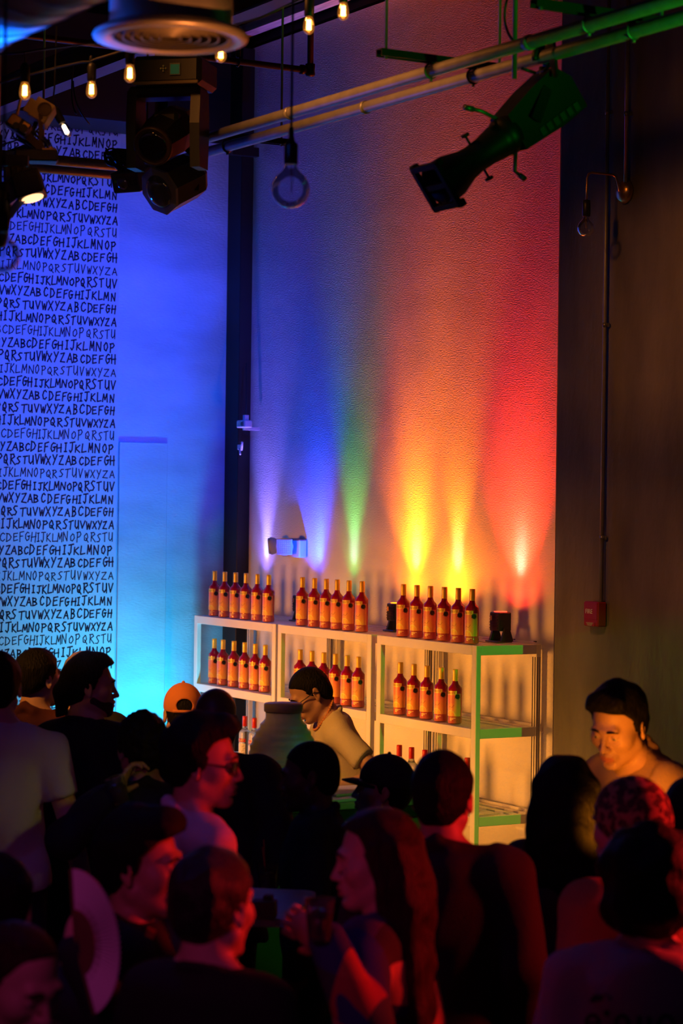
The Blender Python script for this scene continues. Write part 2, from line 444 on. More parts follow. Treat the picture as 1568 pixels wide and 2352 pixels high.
# conduits on the concrete
def conduit(px, y0, y1, r, label):
    a = PL(px, y0, 1, YC - .025); b = a.copy(); b[2] = PL(px, y1, 1, YC - .025)[2]
    t = thing('conduit', label, 'pipe', b, 0, 'conduits on the concrete wall')
    MB().cyl((0, 0, 0), (0, 0, a[2] - b[2]), r, n=12).build('tube', PIPEM, t)
    k = MB()
    zz = .35
    while zz < a[2] - b[2]:
        k.box((0, .012, zz), (r * 4.4, .006, .02)); k.cyl((0, 0, zz - .012), (0, 0, zz + .012), r * 1.18, n=12); zz += 1.1
    k.build('clamp', RODM, t)
    return a, b
conduit(1399, -60, 1392, .0105, 'long thin conduit running down the concrete to the red fire box')
conduit(1443, -60, 418, .0115, 'shorter conduit ending at the brass wall lamp on concrete')
# fire alarm
fa = PL(1369, 1410, 1, YC - .022)
t = thing('fire_alarm', 'small red fire alarm box on the concrete wall', 'alarm', fa)
MB().box((0, -.008, 0), (.125, .056, .128), bev=.006).build('housing', REDBOX, t)
MB().box((0, -.037, .016), (.11, .004, .088), bev=.001).box((.0, -.038, -.052), (.075, .004, .018)).build('cover', [REDBOX], t)
text_mesh('lettering', 'FIRE', .034, frame((-.012, -.0395, .002), (1, 0, 0), (0, -1, 0)), WHINK, t)
mm = MB()
for k in range(3): mm.box((-.004, -.0405, -.046 - .006 * k), (.06 - .012 * k, .001, .0035))
mm.build('label_plate', mat('olive_label', (.42, .40, .22), .5), t)
# wall sconce
sc = PL(1433, 440, 1, YC - .014)
t = thing('wall_sconce', 'brass wall lamp with a clear unlit globe on the concrete', 'lamp', sc)
MB().lathe([(.0, .0), (.062, 0), (.062, .012), (.045, .034), (.012, .042), (0, .042)], (0, .012, 0), (0, -1, 0), 28).build('backplate', BRASS, t)
arm = [(0, -.03, .0), (0, -.045, .05), (0, -.055, .072), (0, -.075, .08)] + [(0, -.075 - .13 * k / 6, .08) for k in range(1, 7)] + [(0, -.225, .072), (0, -.235, .05), (0, -.237, -.02), (0, -.237, -.07)]
MB().tube(arm, .0055, 10).build('arm', BRASS, t)
MB().lathe([(.008, .03), (.019, .026), (.021, 0), (.021, -.052), (.017, -.056)], (0, -.237, -.09), n=20).build('socket', BLKPL, t)
gb = MB().lathe([(.014, .0), (.0145, -.010), (.024, -.022), (.037, -.036), (.0455, -.058), (.044, -.076), (.034, -.094), (.018, -.104), (.0, -.107)], (0, -.237, -.142), n=28, caps=False).build('globe', THINGLASS, t)
MB().tube([(0, -.237, -.145), (.006, -.243, -.175), (.004, -.240, -.205)], .0012, 6).tube([(0, -.237, -.145), (-.007, -.232, -.175), (-.003, -.235, -.205)], .0012, 6).tube([(0, -.237, -.145), (0, -.247, -.18), (0, -.238, -.205)], .0012, 6).build('filament', FILC, gb)

# ------------------------------------------------------------------ shelving
SX = [(-3.41, -2.265, 'left'), (-2.235, -1.095, 'middle'), (-1.03, .016, 'right')]
LEV = [1.622, 1.168, .690, .215]
YF, YB = -.46, -.03
for (x0, x1, nm) in SX:
    W_ = x1 - x0; D_ = YB - YF
    t = thing('shelf_unit', {'left': 'white open shelf unit nearest the lettered blue wall', 'middle': 'white open shelf unit directly behind the bartender',
              'right': 'white open shelf unit beside the concrete wall, its end lit green'}[nm], 'shelf unit', (x0, YF, 0), 0, 'white shelf units behind the bar')
    for i in (0, 1):
        for j in (0, 1):
            p = MB().box(((.0225 if i == 0 else W_ - .0225), (.016 if j == 0 else D_ - .016), LEV[0] / 2), (.045, .032, LEV[0]), bev=.003)
            if j == 1:
                for gx in (-.011, .011):
                    p.box(((.0225 if i == 0 else W_ - .0225) + gx, D_ - .0335, LEV[0] / 2 - .03), (.004, .003, LEV[0] - .08), mi=1)
                for gy in (-.007, .006):
                    p.box((W_ - .0005 if i else -.0005 + .001, D_ - .016 + gy, LEV[0] / 2 - .03), (.003, .004, LEV[0] - .08), mi=1)
            p.build('post', [WHITE, GROOVE], t)
    for z in LEV:
        sh = MB()
        n = 9; sw = (D_ - .06) / n
        for k in range(n):                               # slotted shelf panel
            if k in (5, 7): continue
            sh.box((W_ / 2, .03 + sw * (k + .5), z - .008), (W_ - .06, sw - .004, .012))
        for xx in (.1, W_ / 2, W_ - .1): sh.box((xx, D_ / 2, z - .016), (.05, D_ - .04, .006))
        so = sh.build('shelf_panel', WHITE, t)
        MB().box((W_ / 2, .010, z - .027), (W_ - .088, .022, .052), bev=.002).build('front_rail', WHITE, so)
        MB().box((W_ / 2, D_ - .012, z - .012), (W_ - .088, .018, .045), bev=.002).build('back_rail', WHITE, so)
        for i in (0, 1):
            MB().box((.014 if i == 0 else W_ - .014, D_ / 2, z - .027), (.026, D_ - .062, .052), bev=.002).build('side_rail', WHITE, so)
        if z == LEV[0]:
            cl = MB()
            for xx in (W_ * .55, W_ * .75, W_ * .95): cl.box((xx, D_ - .006, z + .012), (.022, .006, .006))
            cl.build('clip', BLKPL, so)

# ------------------------------------------------------------------ bottles
def bottle_proto():
    t = thing('vodka_bottle', 'x', 'bottle', (0, 0, 0))
    prof = [(.0, .004), (.030, .0), (.0375, .002), (.0385, .008), (.0385, .026), (.0365, .034), (.0372, .04), (.0385, .18), (.0388, .192), (.0375, .199), (.030, .208), (.021, .218), (.0185, .224), (.0165, .229), (.0155, .236), (.0150, .24)]
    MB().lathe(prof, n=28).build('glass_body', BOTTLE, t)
    MB().lathe([(.0160, .2365), (.0164, .238), (.0160, .276), (.0164, .278), (.0162, .279), (.0164, .281), (.0160, .299), (.0145, .3015), (0, .3015)], n=24).build('cap', GOLD, t)
    R_ = .0390
    def wrap(a, z, r=R_):      # angle a from the label's middle (facing -y), positive towards +x
        return (r * math.sin(a), -r * math.cos(a), z)
    def patch(a0, a1, z0, z1, r, n=20):
        vs = []; fs = []
        for i in range(n + 1):
            a = a0 + (a1 - a0) * i / n; vs += [wrap(a, z0, r), wrap(a, z1, r)]
        for i in range(n): fs.append((2 * i, 2 * i + 2, 2 * i + 3, 2 * i + 1))
        return vs, fs
    lb = MB(); lb._add(*patch(rad(-120), rad(108), .042, .168, R_, 30), 0, True); lab = lb.build('label', LABELM, t)
    b = MB(); b._add(*patch(rad(-72), rad(68), .160, .183, R_ + .0006, 22), 0, True); bo = b.build('brand_band', BANDM, t)
    def wstroke(lines, a0, z0, r, mbx, wd, mi=0):
        for ln in lines:
            sub = []
            for (p, q) in zip(ln[:-1], ln[1:]):
                for k in range(3):
                    sub.append((p[0] + (q[0] - p[0]) * k / 3, p[1] + (q[1] - p[1]) * k / 3))
            sub.append(ln[-1])
            for (p, q) in zip(sub[:-1], sub[1:]):
                d = np.array(q) - np.array(p); L = np.hypot(*d)
                if L < 1e-7: continue
                d /= L; n_ = np.array([-d[1], d[0]]) * wd / 2; p2 = np.array(p) - d * wd * .3; q2 = np.array(q) + d * wd * .3
                mbx._add([wrap(a0 + e[0] / R_, z0 + e[1], r) for e in (p2 + n_, p2 - n_, q2 - n_, q2 + n_)], [(0, 1, 2, 3)], mi)
    tx = MB(); ls, x = word_lines('SMIRNOFF', .013, .0085, .0024)
    wstroke(ls, -x / 2 / R_, .165, R_ + .0011, tx, .0022); tx.build('lettering', BANDINK, bo)
    pr = MB()
    ls, x = word_lines('PEACH', .011, .008, .002, random.Random(2), .1)
    wstroke(ls, -.25, .128, R_ + .0006, pr, .0013, 0)
    ls, x = word_lines('LEMONADE', .0055, .0042, .0013)
    wstroke(ls, -.25, .117, R_ + .0006, pr, .0008, 0)
    br = [(-.016 + .034 * k / 8, .0055 * math.sin(k * .9) + .013 * k / 8) for k in range(9)]
    wstroke([br], .35, .088, R_ + .0006, pr, .0013, 1)
    pr.build('print', [PINKINK, MAROONINK], lab)
    # lemon slice
    lm = MB(); ca, cz, rr = .42, .046, .030
    def arc(r0, r1, mi, z_, a_s=0, a_e=math.pi, n=18):
        vs = []; fs = []
        for i in range(n + 1):
            q = a_s + (a_e - a_s) * i / n
            for r_ in (r0, r1): vs.append(wrap(ca - .15 + r_ * math.cos(q) / R_, cz + r_ * math.sin(q), z_))
        for i in range(n): fs.append((2 * i, 2 * i + 1, 2 * i + 3, 2 * i + 2))
        lm._add(vs, fs, mi)
    arc(.0, .026, 0, R_ + .0006); arc(.0262, rr, 1, R_ + .0006)
    for k in range(1, 6):
        q = math.pi * k / 6; arc(.003, .0255, 1, R_ + .0010, q - .02, q + .02, 1)
    lm.build('lemon_slice', [LEMON, LEMONRIM], lab)
    # dark leaf burst
    sp = MB(); ca, cz = 1.30, .152; n = 13; pts = []
    rs = random.Random(3)
    for k in range(n * 2):
        q = 2 * math.pi * k / (n * 2); r_ = (.0185 + rs.uniform(-.002, .003)) if k % 2 else .0115
        pts.append((r_ * math.cos(q), r_ * math.sin(q)))
    vs = [wrap(ca, cz, R_ + .0013)] + [wrap(ca + p[0] / R_, cz + p[1], R_ + .0013) for p in pts]
    sp._add(vs, [(0, 1 + k, 1 + (k + 1) % (2 * n)) for k in range(2 * n)])
    sp.build('leaf_print', SPK, lab)
    ln = MB()
    for k, L in enumerate((.9, .6, .35)): ln._add(*patch(rad(8), rad(8) + L, .030 - .006 * k, .0335 - .006 * k, R_ + .0002 - .0001 * k, 6), 0)
    ln.build('small_print', CREAMINK, t)
    return t
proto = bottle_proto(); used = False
def bottles(xs, y, z, fmt, group):
    global used
    for i, px in enumerate(xs):
        p = PL(px[0], px[1], 1, y); lab = fmt % ORD[i]
        loc = (float(p[0]), y, z + .001); rz = rad(random.Random(int(px[0])).uniform(-4, 4))
        if not used:
            used = True; proto.location = loc; proto.rotation_euler = (0, 0, rz); tag(proto, lab, 'bottle', group)
        else: dup(proto, loc, rz, lab, group)
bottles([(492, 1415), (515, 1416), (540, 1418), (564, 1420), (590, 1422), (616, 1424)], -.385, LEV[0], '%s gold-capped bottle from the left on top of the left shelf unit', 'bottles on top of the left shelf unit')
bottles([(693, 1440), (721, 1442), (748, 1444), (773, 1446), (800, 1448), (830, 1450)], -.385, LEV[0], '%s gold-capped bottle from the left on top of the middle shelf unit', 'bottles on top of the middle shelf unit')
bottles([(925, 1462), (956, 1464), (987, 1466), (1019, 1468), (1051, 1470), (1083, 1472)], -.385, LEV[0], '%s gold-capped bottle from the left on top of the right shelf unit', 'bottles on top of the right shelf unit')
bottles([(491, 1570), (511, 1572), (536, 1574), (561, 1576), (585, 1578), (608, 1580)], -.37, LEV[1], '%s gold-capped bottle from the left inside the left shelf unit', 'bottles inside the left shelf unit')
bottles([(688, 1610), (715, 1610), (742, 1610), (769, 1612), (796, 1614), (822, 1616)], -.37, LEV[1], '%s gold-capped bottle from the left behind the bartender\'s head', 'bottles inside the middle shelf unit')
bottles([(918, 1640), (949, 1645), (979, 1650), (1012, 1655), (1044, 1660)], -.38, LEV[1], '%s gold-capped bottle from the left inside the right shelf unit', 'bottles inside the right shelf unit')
# clear bottles with red caps
def clear_proto():
    t = thing('clear_bottle', 'x', 'bottle', (0, 0, 0))
    prof = [(.0, .004), (.030, .0), (.0375, .002), (.0385, .008), (.0385, .19), (.0375, .199), (.030, .208), (.021, .218), (.0185, .224), (.0155, .236), (.0150, .24)]
    MB().lathe(prof, n=24).build('glass_body', mat('bottle_glass', (.93, .95, .97), .03, trans=.9, ior=1.3), t)
    MB().lathe([(.0160, .2365), (.0164, .238), (.0160, .276), (.0164, .278), (.0160, .299), (.0145, .3015), (0, .3015)], n=20).build('cap', REDCAP, t)
    def pt(z0, z1, a0, a1, name, mt, par, r):
        vs = []; fs = []; n = 14
        for i in range(n + 1):
            a = a0 + (a1 - a0) * i / n; vs += [(r * math.sin(a), -r * math.cos(a), z0), (r * math.sin(a), -r * math.cos(a), z1)]
        for i in range(n): fs.append((2 * i, 2 * i + 2, 2 * i + 3, 2 * i + 1))
        q = MB(); q._add(vs, fs, 0, True); return q.build(name, mt, par)
    b = pt(.135, .158, -1.2, 1.2, 'brand_band', mat('red_band', (.5, .015, .01), .4), t, .0390)
    l = pt(.03, .125, -1.2, 1.2, 'label', mat('white_label', (.8, .78, .72), .5), t, .0389)
    tx = MB(); ls, x = word_lines('SMIRNOFF', .013, .0085, .0024)
    for ln in ls:
        for (p, q) in zip(ln[:-1], ln[1:]):
            d = np.array(q) - np.array(p); d /= np.hypot(*d) + 1e-9; n_ = np.array([-d[1], d[0]]) * .001
            vs = []
            for e in (np.array(p) + n_, np.array(p) - n_, np.array(q) - n_, np.array(q) + n_):
                a = (e[0] - x / 2) / .0395; vs.append((.0395 * math.sin(a), -.0395 * math.cos(a), .140 + e[1]))
            tx._add(vs, [(0, 1, 2, 3)])
    tx.build('lettering', WHINK, b)
    em = MB()
    for k, (a, z) in enumerate(((.8, .105), (.95, .09), (.7, .075), (.9, .06))):
        vs = [(.0393 * math.sin(a + dx), -.0393 * math.cos(a + dx), z + dz) for dx, dz in ((-.2, -.004), (.15, .002), (.2, .008), (-.1, .004))]
        em._add(vs, [(0, 1, 2, 3)])
    em.build('crest_print', mat('grey_ink', (.08, .07, .08), .5), l)
    return t
cp = clear_proto(); first = True
for (px, py, lv, lab) in ((561, 1750, 2, 'red-capped clear bottle nearest the suited man on the left shelf unit'), (583, 1752, 2, 'red-capped clear bottle touching the outline of the big jar'),
                          (916, 1790, 2, 'leftmost red-capped bottle on the right shelf unit'), (944, 1795, 2, 'second red-capped bottle from the left on the right shelf unit'),
                          (975, 1800, 2, 'third red-capped bottle from the left on the right shelf unit'), (1072, 1815, 2, 'red-capped bottle beside the green-lit post of the right shelf unit')):
    p = PL(px, py, 1, -.385); loc = (float(p[0]), -.385, LEV[lv] + .001)
    if first: cp.location = loc; tag(cp, lab, 'bottle', 'red-capped bottles on the lower shelf'); first = False
    else: dup(cp, loc, .15, lab, 'red-capped bottles on the lower shelf')

# ------------------------------------------------------------------ uplights on top of the shelves
UPL = [(-3.246, (.20, .13, 1.0), 'violet', (22, 140, 8, 100, 0), (.75, .70, 1.0)), (-2.513, (.0, .05, 1.0), 'blue', (13, 110, 200, 76, 0), (.18, .50, 1.0)),
       (-2.084, (.05, 1.0, .14), 'green', (16, 56, 0, 60, 0), (.55, 1.0, .66)), (-1.342, (1.0, .16, .002), 'amber', (30, 270, 240, 76, 30), (1.0, .60, .26)),
       (-.884, (1.0, .17, .003), 'yellow', (28, 250, 0, 150, 45), (1.0, .58, .26)), (-.234, (1.0, .026, .010), 'red', (24, 175, 400, 72, 16), (1.0, .42, .34))]
WHERE = {'violet': 'behind the bottles on the left shelf unit', 'blue': 'behind the bottles on the middle shelf unit, making the blue beam', 'green': 'behind the bottles on the middle shelf unit, making the green beam',
         'amber': 'at the left end of the bottles on the right shelf unit', 'yellow': 'behind the bottles on the right shelf unit', 'red': 'standing clear of the bottles on the right shelf unit'}
for (x, c, nm, pw, core) in UPL:
    t = thing('uplight', 'small black uplight ' + WHERE[nm], 'uplight', (x, -.135, LEV[0]), 0, 'uplights on the shelf units')
    MB().box((0, -.01, .004), (.13, .10, .008), bev=.003).build('base', BLKPL, t)
    b = MB().prism([(-.035, 0), (.045, 0), (.020, .075), (-.012, .075)], (.048, 0, .006), (0, 1, 0), (0, 0, 1), .016)
    b.build('bracket', BLKPL, t)
    MB().prism([(-.035, 0), (.045, 0), (.020, .075), (-.012, .075)], (-.064, 0, .006), (0, 1, 0), (0, 0, 1), .016).build('bracket', BLKPL, t)
    h = MB().box((0, 0, .115), (.094, .085, .105), bev=.005)
    for k in range(5): h.box((0, -.045, .08 + .016 * k), (.075, .008, .005))
    h.box((-.02, -.0505, .135), (.018, .002, .026), mi=1)
    hd = h.build('head', [BLKPL, mat('orange_sticker', (.7, .35, .1), .5)], t)
    MB().lathe([(.036, 0), (.036, .004), (0, .004)], (0, 0, .168), n=20).build('lens', mat('lens_' + nm, c, .2, em=c, es=6.), hd)
    z0 = LEV[0] + .176
    light('beam', 'SPOT', (x, -.135, z0), core, pw[0], (x, .0, z0 + .29), 25, 1.0, .03)
    light('field', 'SPOT', (x, -.135, z0), c, pw[1], (x, .02, z0 + 1.6), 38, 1.0, .03)
    light('flood', 'SPOT', (x, -.135, z0), c, pw[1] * .10, (x, .02, z0 + .42), 66, 1.0, .03)
    if pw[2]: light('spill', 'SPOT', (x, -.135, z0), c, pw[2], (x - (.8 if nm == 'blue' else .1), .10, z0 + 3.0), pw[3], 1.0, .03)
    if pw[4]: light('wash', 'SPOT', (x, -.135, z0), c, pw[4], (x, .0, z0 + .6), 168, 1.0, .04)

# emergency light
e = PL(673, 1259, 1, -.03)
t = thing('emergency_light', 'white twin-head emergency light on the wall between violet and blue beams', 'emergency light', e)
MB().box((.02, -.005, 0), (.25, .06, .118), bev=.008).build('housing', mat('ivory_plastic', (.55, .52, .50), .45), t)
for c0, az in (((-.135, -.085, .012), -38), ((.075, -.105, .012), 52)):
    d = np.array([math.sin(rad(az)), -math.cos(rad(az)), -.10]); d /= np.linalg.norm(d); c0 = np.array(c0)
    hd = MB().lathe([(.012, -.06), (.03, -.052), (.052, -.02), (.058, 0), (.058, .012)], c0, d, 24).build('lamp_head', mat('lamp_shell', (.45, .47, .52), .4), t)
    fr = frame(c0 + d * .014, np.cross(UP0, d), d)
    g = MB().box((0, 0, 0), (.105, .105, .008), bev=.012)
    for k in range(7): g.box((0, -.042 + .014 * k, .005), (.09, .004, .003)); g.box((-.042 + .014 * k, 0, .005), (.003, .09, .003))
    g.xf(fr); g.build('lens', mat('ribbed_lens', (.62, .70, .85), .2, trans=.3), hd)
# little camera and clip on the black column
cpt = PL(561, 974, 1, -.15)
t = thing('security_camera', 'small white camera fixed to the black column', 'camera', cpt)
MB().box((0, 0, 0), (.12, .06, .05), bev=.006).build('housing', mat('camera_white', (.7, .7, .75), .4), t)
MB().lathe([(.018, 0), (.02, .012), (.014, .014), (0, .012)], (.02, -.03, 0), (.3, -1, 0), 18).build('lens', GLASS, t)
MB().box((-.03, .07, -.03), (.03, .12, .02)).box((.02, .0, .04), (.03, .03, .04)).build('bracket', mat('camera_white', (1, 1, 1)), t)
MB().tube(bez([(.02, 0, .05), (.03, .0, .15), (-.03, .03, .2), (-.08, .05, .42)]), .005, 6).build('cable', BLKPL, t)
k = PL(553, 1027, 1, -.12)
t = thing('cable_clip', 'white cable clip on the black column below the camera', 'cable clip', k)
MB().box((-.03, .01, 0), (.05, .02, .035), bev=.003).build('plate', mat('camera_white', (1, 1, 1)), t)
MB().cyl((0, -.01, -.01), (.05, -.03, -.05), .006).cyl((0.03, -.01, -.02), (.075, -.03, .03), .008).build('plug', mat('camera_white', (1, 1, 1)), t)

# ------------------------------------------------------------------ overhead: pipes and hangers
ZP = 4.02
MB().cyl((.12, -2.70, ZP), (6.2, -2.70, ZP), .0242, n=20).cyl((1.9, -2.70, ZP), (1.93, -2.70, ZP), .0275, n=20).cyl((3.65, -2.70, ZP), (3.68, -2.70, ZP), .0275, n=20).build('lighting_pipe', PIPEM, label='grey overhead pipe nearest the camera, running above the hanging spotlight', cat='pipe', group='overhead pipes')
MB().cyl((.12, -2.51, ZP), (6.2, -2.51, ZP), .0242, n=20).cyl((2.2, -2.51, ZP), (2.23, -2.51, ZP), .0275, n=20).build('lighting_pipe', PIPEM, label='lower-looking overhead pipe, the one closer to the rainbow wall', cat='pipe', group='overhead pipes')
MB().cyl((.53, -4.3, 3.955), (.53, -2.45, 3.955), .0242, n=20).build('lighting_pipe', PIPEM, label='upper of two pipes crossing in front of the blue lettering', cat='pipe', group='overhead pipes')
MB().cyl((.27, -4.3, 3.955), (.27, -2.3, 3.955), .0242, n=20).build('lighting_pipe', PIPEM, label='lower of two pipes crossing in front of the blue lettering', cat='pipe', group='overhead pipes')
def trapeze(x, y0, y1, lab, zz=ZP + .046, along='y'):
    c = ((x + 0, (y0 + y1) / 2, zz) if along == 'y' else ((y0 + y1) / 2, x, zz))
    t = thing('pipe_hanger', lab, 'hanger', c, 0 if along == 'y' else -math.pi / 2, 'hangers of the overhead pipes')
    L = abs(y1 - y0)
    b = MB().box((0, 0, .013), (.041, L, .004)).box((-.019, 0, 0), (.004, L, .026)).box((.019, 0, 0), (.004, L, .026))
    b.build('strut', STEELB, t)
    for s_ in (-1, 1):
        MB().cyl((0, s_ * (L / 2 - .03), -.02), (0, s_ * (L / 2 - .03), 6.3 - zz), .006, n=8).build('rod', RODM, t)
    cl = MB()
    for yy in ((-2.70, -2.51) if along == 'y' else (.53, .27)):
        off = (yy - (y0 + y1) / 2) * (1 if along == 'y' else 1)
        ring = [(0, off + .030 * math.cos(a), -.046 + .030 * math.sin(a)) for a in np.linspace(-.3, math.pi + .3, 14)]
        ring = [(0, off + .028 * math.cos(a), -.044 + .028 * math.sin(a)) for a in np.linspace(0, 2 * math.pi, 18)[:-1]]
        cl.tube(ring, .004, 6, closed=True); cl.cyl((0, off, -.085), (0, off, -.07), .007, n=8)
    cl.build('pipe_clamp', RODM, t)
trapeze(3.02, -2.93, -2.36, 'strut hanger on two rods left of the hanging spotlight')
trapeze(4.02, -2.93, -2.36, 'strut hanger in front of the concrete wall at the green-lit pipes')
trapeze(.98, -2.95, -2.2, 'strut hanger right of the moving head light')
trapeze(-3.3, .12, .72, 'strut hanger above the pipes crossing the lettering', 3.955 + .046, 'x')
bk = PL(550, 326, 1, -.25)
t = thing('wall_bracket', 'black steel bracket at the head of the black column', 'bracket', bk)
MB().box((0, 0, 0), (.30, .05, .03)).box((-.12, .1, -.04), (.05, .2, .06)).build('strut', STEELB, t)
# sprinkler pipe
e0 = P(712, 162, 12.0); zz = e0[2]
st = MB().cyl((e0[0], -6.8, zz), (e0[0], e0[1] - .02, zz), .017, n=14)
t = thing('sprinkler_pipe', 'black sprinkler pipe turning upward with an elbow left of the bulbs', 'pipe', (0, 0, 0))
st.build('branch', STEELB, t)
MB().cyl((e0[0], e0[1], zz), (e0[0], e0[1], 6.3), .017, n=14).build('riser', STEELB, t)
MB().lathe([(.0, -.034), (.022, -.03), (.026, -.02), (.024, .0), (.026, .02), (.026, .034), (.018, .036)], (e0[0], e0[1], zz), n=16).lathe([(.018, -.01), (.026, -.008), (.026, .012), (.018, .016)], (e0[0], e0[1] - .05, zz), (0, 1, 0), 16).build('elbow', STEELB, t)
hy = P(590, 150, 11.6)
MB().cyl((e0[0], hy[1], zz + .03), (e0[0], hy[1], 6.3), .005, n=8).tube([(e0[0] + .022 * math.cos(a), hy[1], zz + .004 + .028 * math.sin(a)) for a in np.linspace(0, 6.28, 16)[:-1]], .005, 6, closed=True).lathe([(.006, .1), (.014, .08), (.014, .03), (.008, .02)], (e0[0], hy[1], zz), n=10).build('hanger_rod', STEELB, t)
# roof beam behind the bulbs
MB().box((-.6, -2.41, 4.72), (6.0, .012, .17)).box((-.6, -2.41, 4.64), (6.0, .11, .012)).box((-.6, -2.41, 4.80), (6.0, .11, .012)).build('beam_1', mat('beam_grey', (.10, .10, .11), .5), **S)
# loose blue cable loops
ca = P(168, 190, 10.5)
MB().tube(bez([P(168, 150, 11.2), P(165, 185, 10.5), P(160, 245, 10.5), P(176, 262, 10.5)]), .004, 6).tube(bez([P(168, 186, 10.5), P(170, 240, 10.5), P(185, 260, 10.5), P(205, 285, 10.6)]), .004, 6).build('hanging_cable', BLKPL, label='thin loop of cable dangling from the roof beam', cat='cable')

# ------------------------------------------------------------------ duct and diffuser
tp = P(0, 108, 6.4); v = ray(0, 108); d = np.array([1., 0, 0]); n = np.cross(d, v); n /= np.linalg.norm(n)
if n[2] < 0: n = -n
RD = .27; axp = tp + n * RD
t = thing('spiral_duct', 'shiny round spiral duct crossing the top left corner', 'duct', axp)
MB().cyl((-5.5, 0, 0), (4.5, 0, 0), RD, n=48).build('tube', GALV, t)
sm = MB()
for k in range(64):                               # the rolled spiral seam
    x = -4.6 + .145 * k
    sm.tube([(x + .145 * j / 30, RD * math.cos(2 * math.pi * j / 30), RD * math.sin(2 * math.pi * j / 30)) for j in range(31)], .0055, 6)
sm.build('seam', mat('seam_steel', (.42, .40, .40), .35, metal=.9), t)
hx = P(155, 20, 6.6)
MB().tube([(hx[0] - axp[0], (RD + .008) * math.cos(a), (RD + .008) * math.sin(a)) for a in np.linspace(0, 6.283, 40)[:-1]], .008, 6, closed=True).box((hx[0] - axp[0], 0, RD + .3), (.03, .004, .6)).build('hanger_strap', STEELB, t)
# round diffuser
dc = P(392, 82, 6.3)
t = thing('ceiling_diffuser', 'round metal air diffuser hanging at the top of the picture', 'air diffuser', dc)
MB().lathe([(.171, .02), (.171, 2.6)], n=56, caps=False).build('neck', GALV, t)
MB().lathe([(.165, .03), (.175, .022), (.2, .014), (.214, .004), (.2175, -.004), (.213, -.012), (.195, -.016), (.172, -.010), (.166, .004)], n=56, caps=False).build('flange', ALU, t)
for k in range(6):
    r = .158 - .026 * k
    MB().lathe([(r, -.008), (r + .004, -.010), (r - .014, .030), (r - .018, .030)], n=48, caps=False).build('louver_ring', mat('louver_grey', (.16, .15, .14), .4, metal=.3), t)
MB().lathe([(0, .03), (.15, .05), (.17, .055)], n=40, caps=False).build('baffle', BLACKP, t)

# ------------------------------------------------------------------ bulbs
def string_bulb(px, py, Z, lab, cordto, tilt=0., hot=True):
    c = P(px, py, Z); s_ = Z / 8.2
    t = thing('string_bulb', lab, 'light bulb', c, 0, 'lit bulbs on the string lights')
    ax = np.array([math.sin(rad(tilt)) * RT0[0], math.sin(rad(tilt)) * RT0[1], -math.cos(rad(tilt))])
    ax /= np.linalg.norm(ax); u = -ax
    gl = MB().lathe([(.012, .030), (.015, .022), (.0185, .008), (.0205, -.008), (.0195, -.020), (.014, -.029), (.006, -.034), (0, -.0345)], (0, 0, 0), u, 24).build('glass_bulb', AMBGLASS if hot else THINGLASS, t)
    f = MB()
    q = np.cross(u, FW0); q /= np.linalg.norm(q)
    for a in (-.0062, -.0022, .0022, .0062):
        f.cyl(u * .018 + q * a * .8, u * -.018 + q * a, .0026, n=6)
    f.build('filament', FILA if hot else FILB, gl)
    MB().lathe([(.0135, .028), (.0165, .032), (.0175, .045), (.0175, .085), (.013, .096), (.006, .10)], (0, 0, 0), u, 18).build('socket', BLKPL, t)
    pts = [u * .098, u * .12 + np.array(cordto) * .3, np.array(cordto)]
    MB().tube(bez(pts, 8), .0032, 6).build('cord', BLKPL, t)
    return c
ZB = 8.2
def rel(a, b, Z): return P(*b, Z) - P(*a, Z)
string_bulb(57, 208, ZB, 'lit string bulb farthest left, above the amber fixture', rel((57, 208), (52, 122), ZB))
string_bulb(210, 205, 8.6, 'lit string bulb under the left end of the lower string wire', rel((210, 205), (206, 142), 8.6))
string_bulb(298, 168, ZB, 'lit string bulb just left of the moving head light', rel((298, 168), (298, 112), ZB))
string_bulb(507, 122, ZB, 'lit string bulb peeking out below the round air diffuser', rel((507, 122), (506, 66), ZB))
string_bulb(709, 57, ZB, 'lit string bulb beside the elbow of the sprinkler pipe', rel((709, 57), (705, -10), ZB))
string_bulb(788, 25, ZB, 'topmost lit string bulb, against the red part of the wall', rel((788, 25), (788, -40), ZB))
string_bulb(150, 297, 9.2, 'dim tilted bulb in front of the blue lettering', rel((150, 297), (118, 262), 9.2), 28, False)
def wire(pts, Z, lab):
    q = [P(a, b, Z) for a, b in pts]
    MB().tube(q, .0038, 6).build('string_wire', BLKPL, label=lab, cat='cable', group='wires of the string lights')
wire([(-40, 126), (0, 124), (52, 121), (60, 119), (120, 110), (190, 102), (245, 97), (298, 112), (340, 92), (420, 72), (506, 66), (600, 40), (705, -10)], ZB, 'upper string-light wire sagging across the left')
wire([(-40, 198), (0, 190), (65, 172), (130, 155), (190, 142), (206, 142), (216, 137), (290, 114), (400, 80)], 8.6, 'lower string-light wire sagging across the left')

wire([(-40, 345), (30, 325), (80, 305), (118, 262), (125, 200), (130, 60)], 9.2, 'thin wire dropping to the dim tilted bulb')

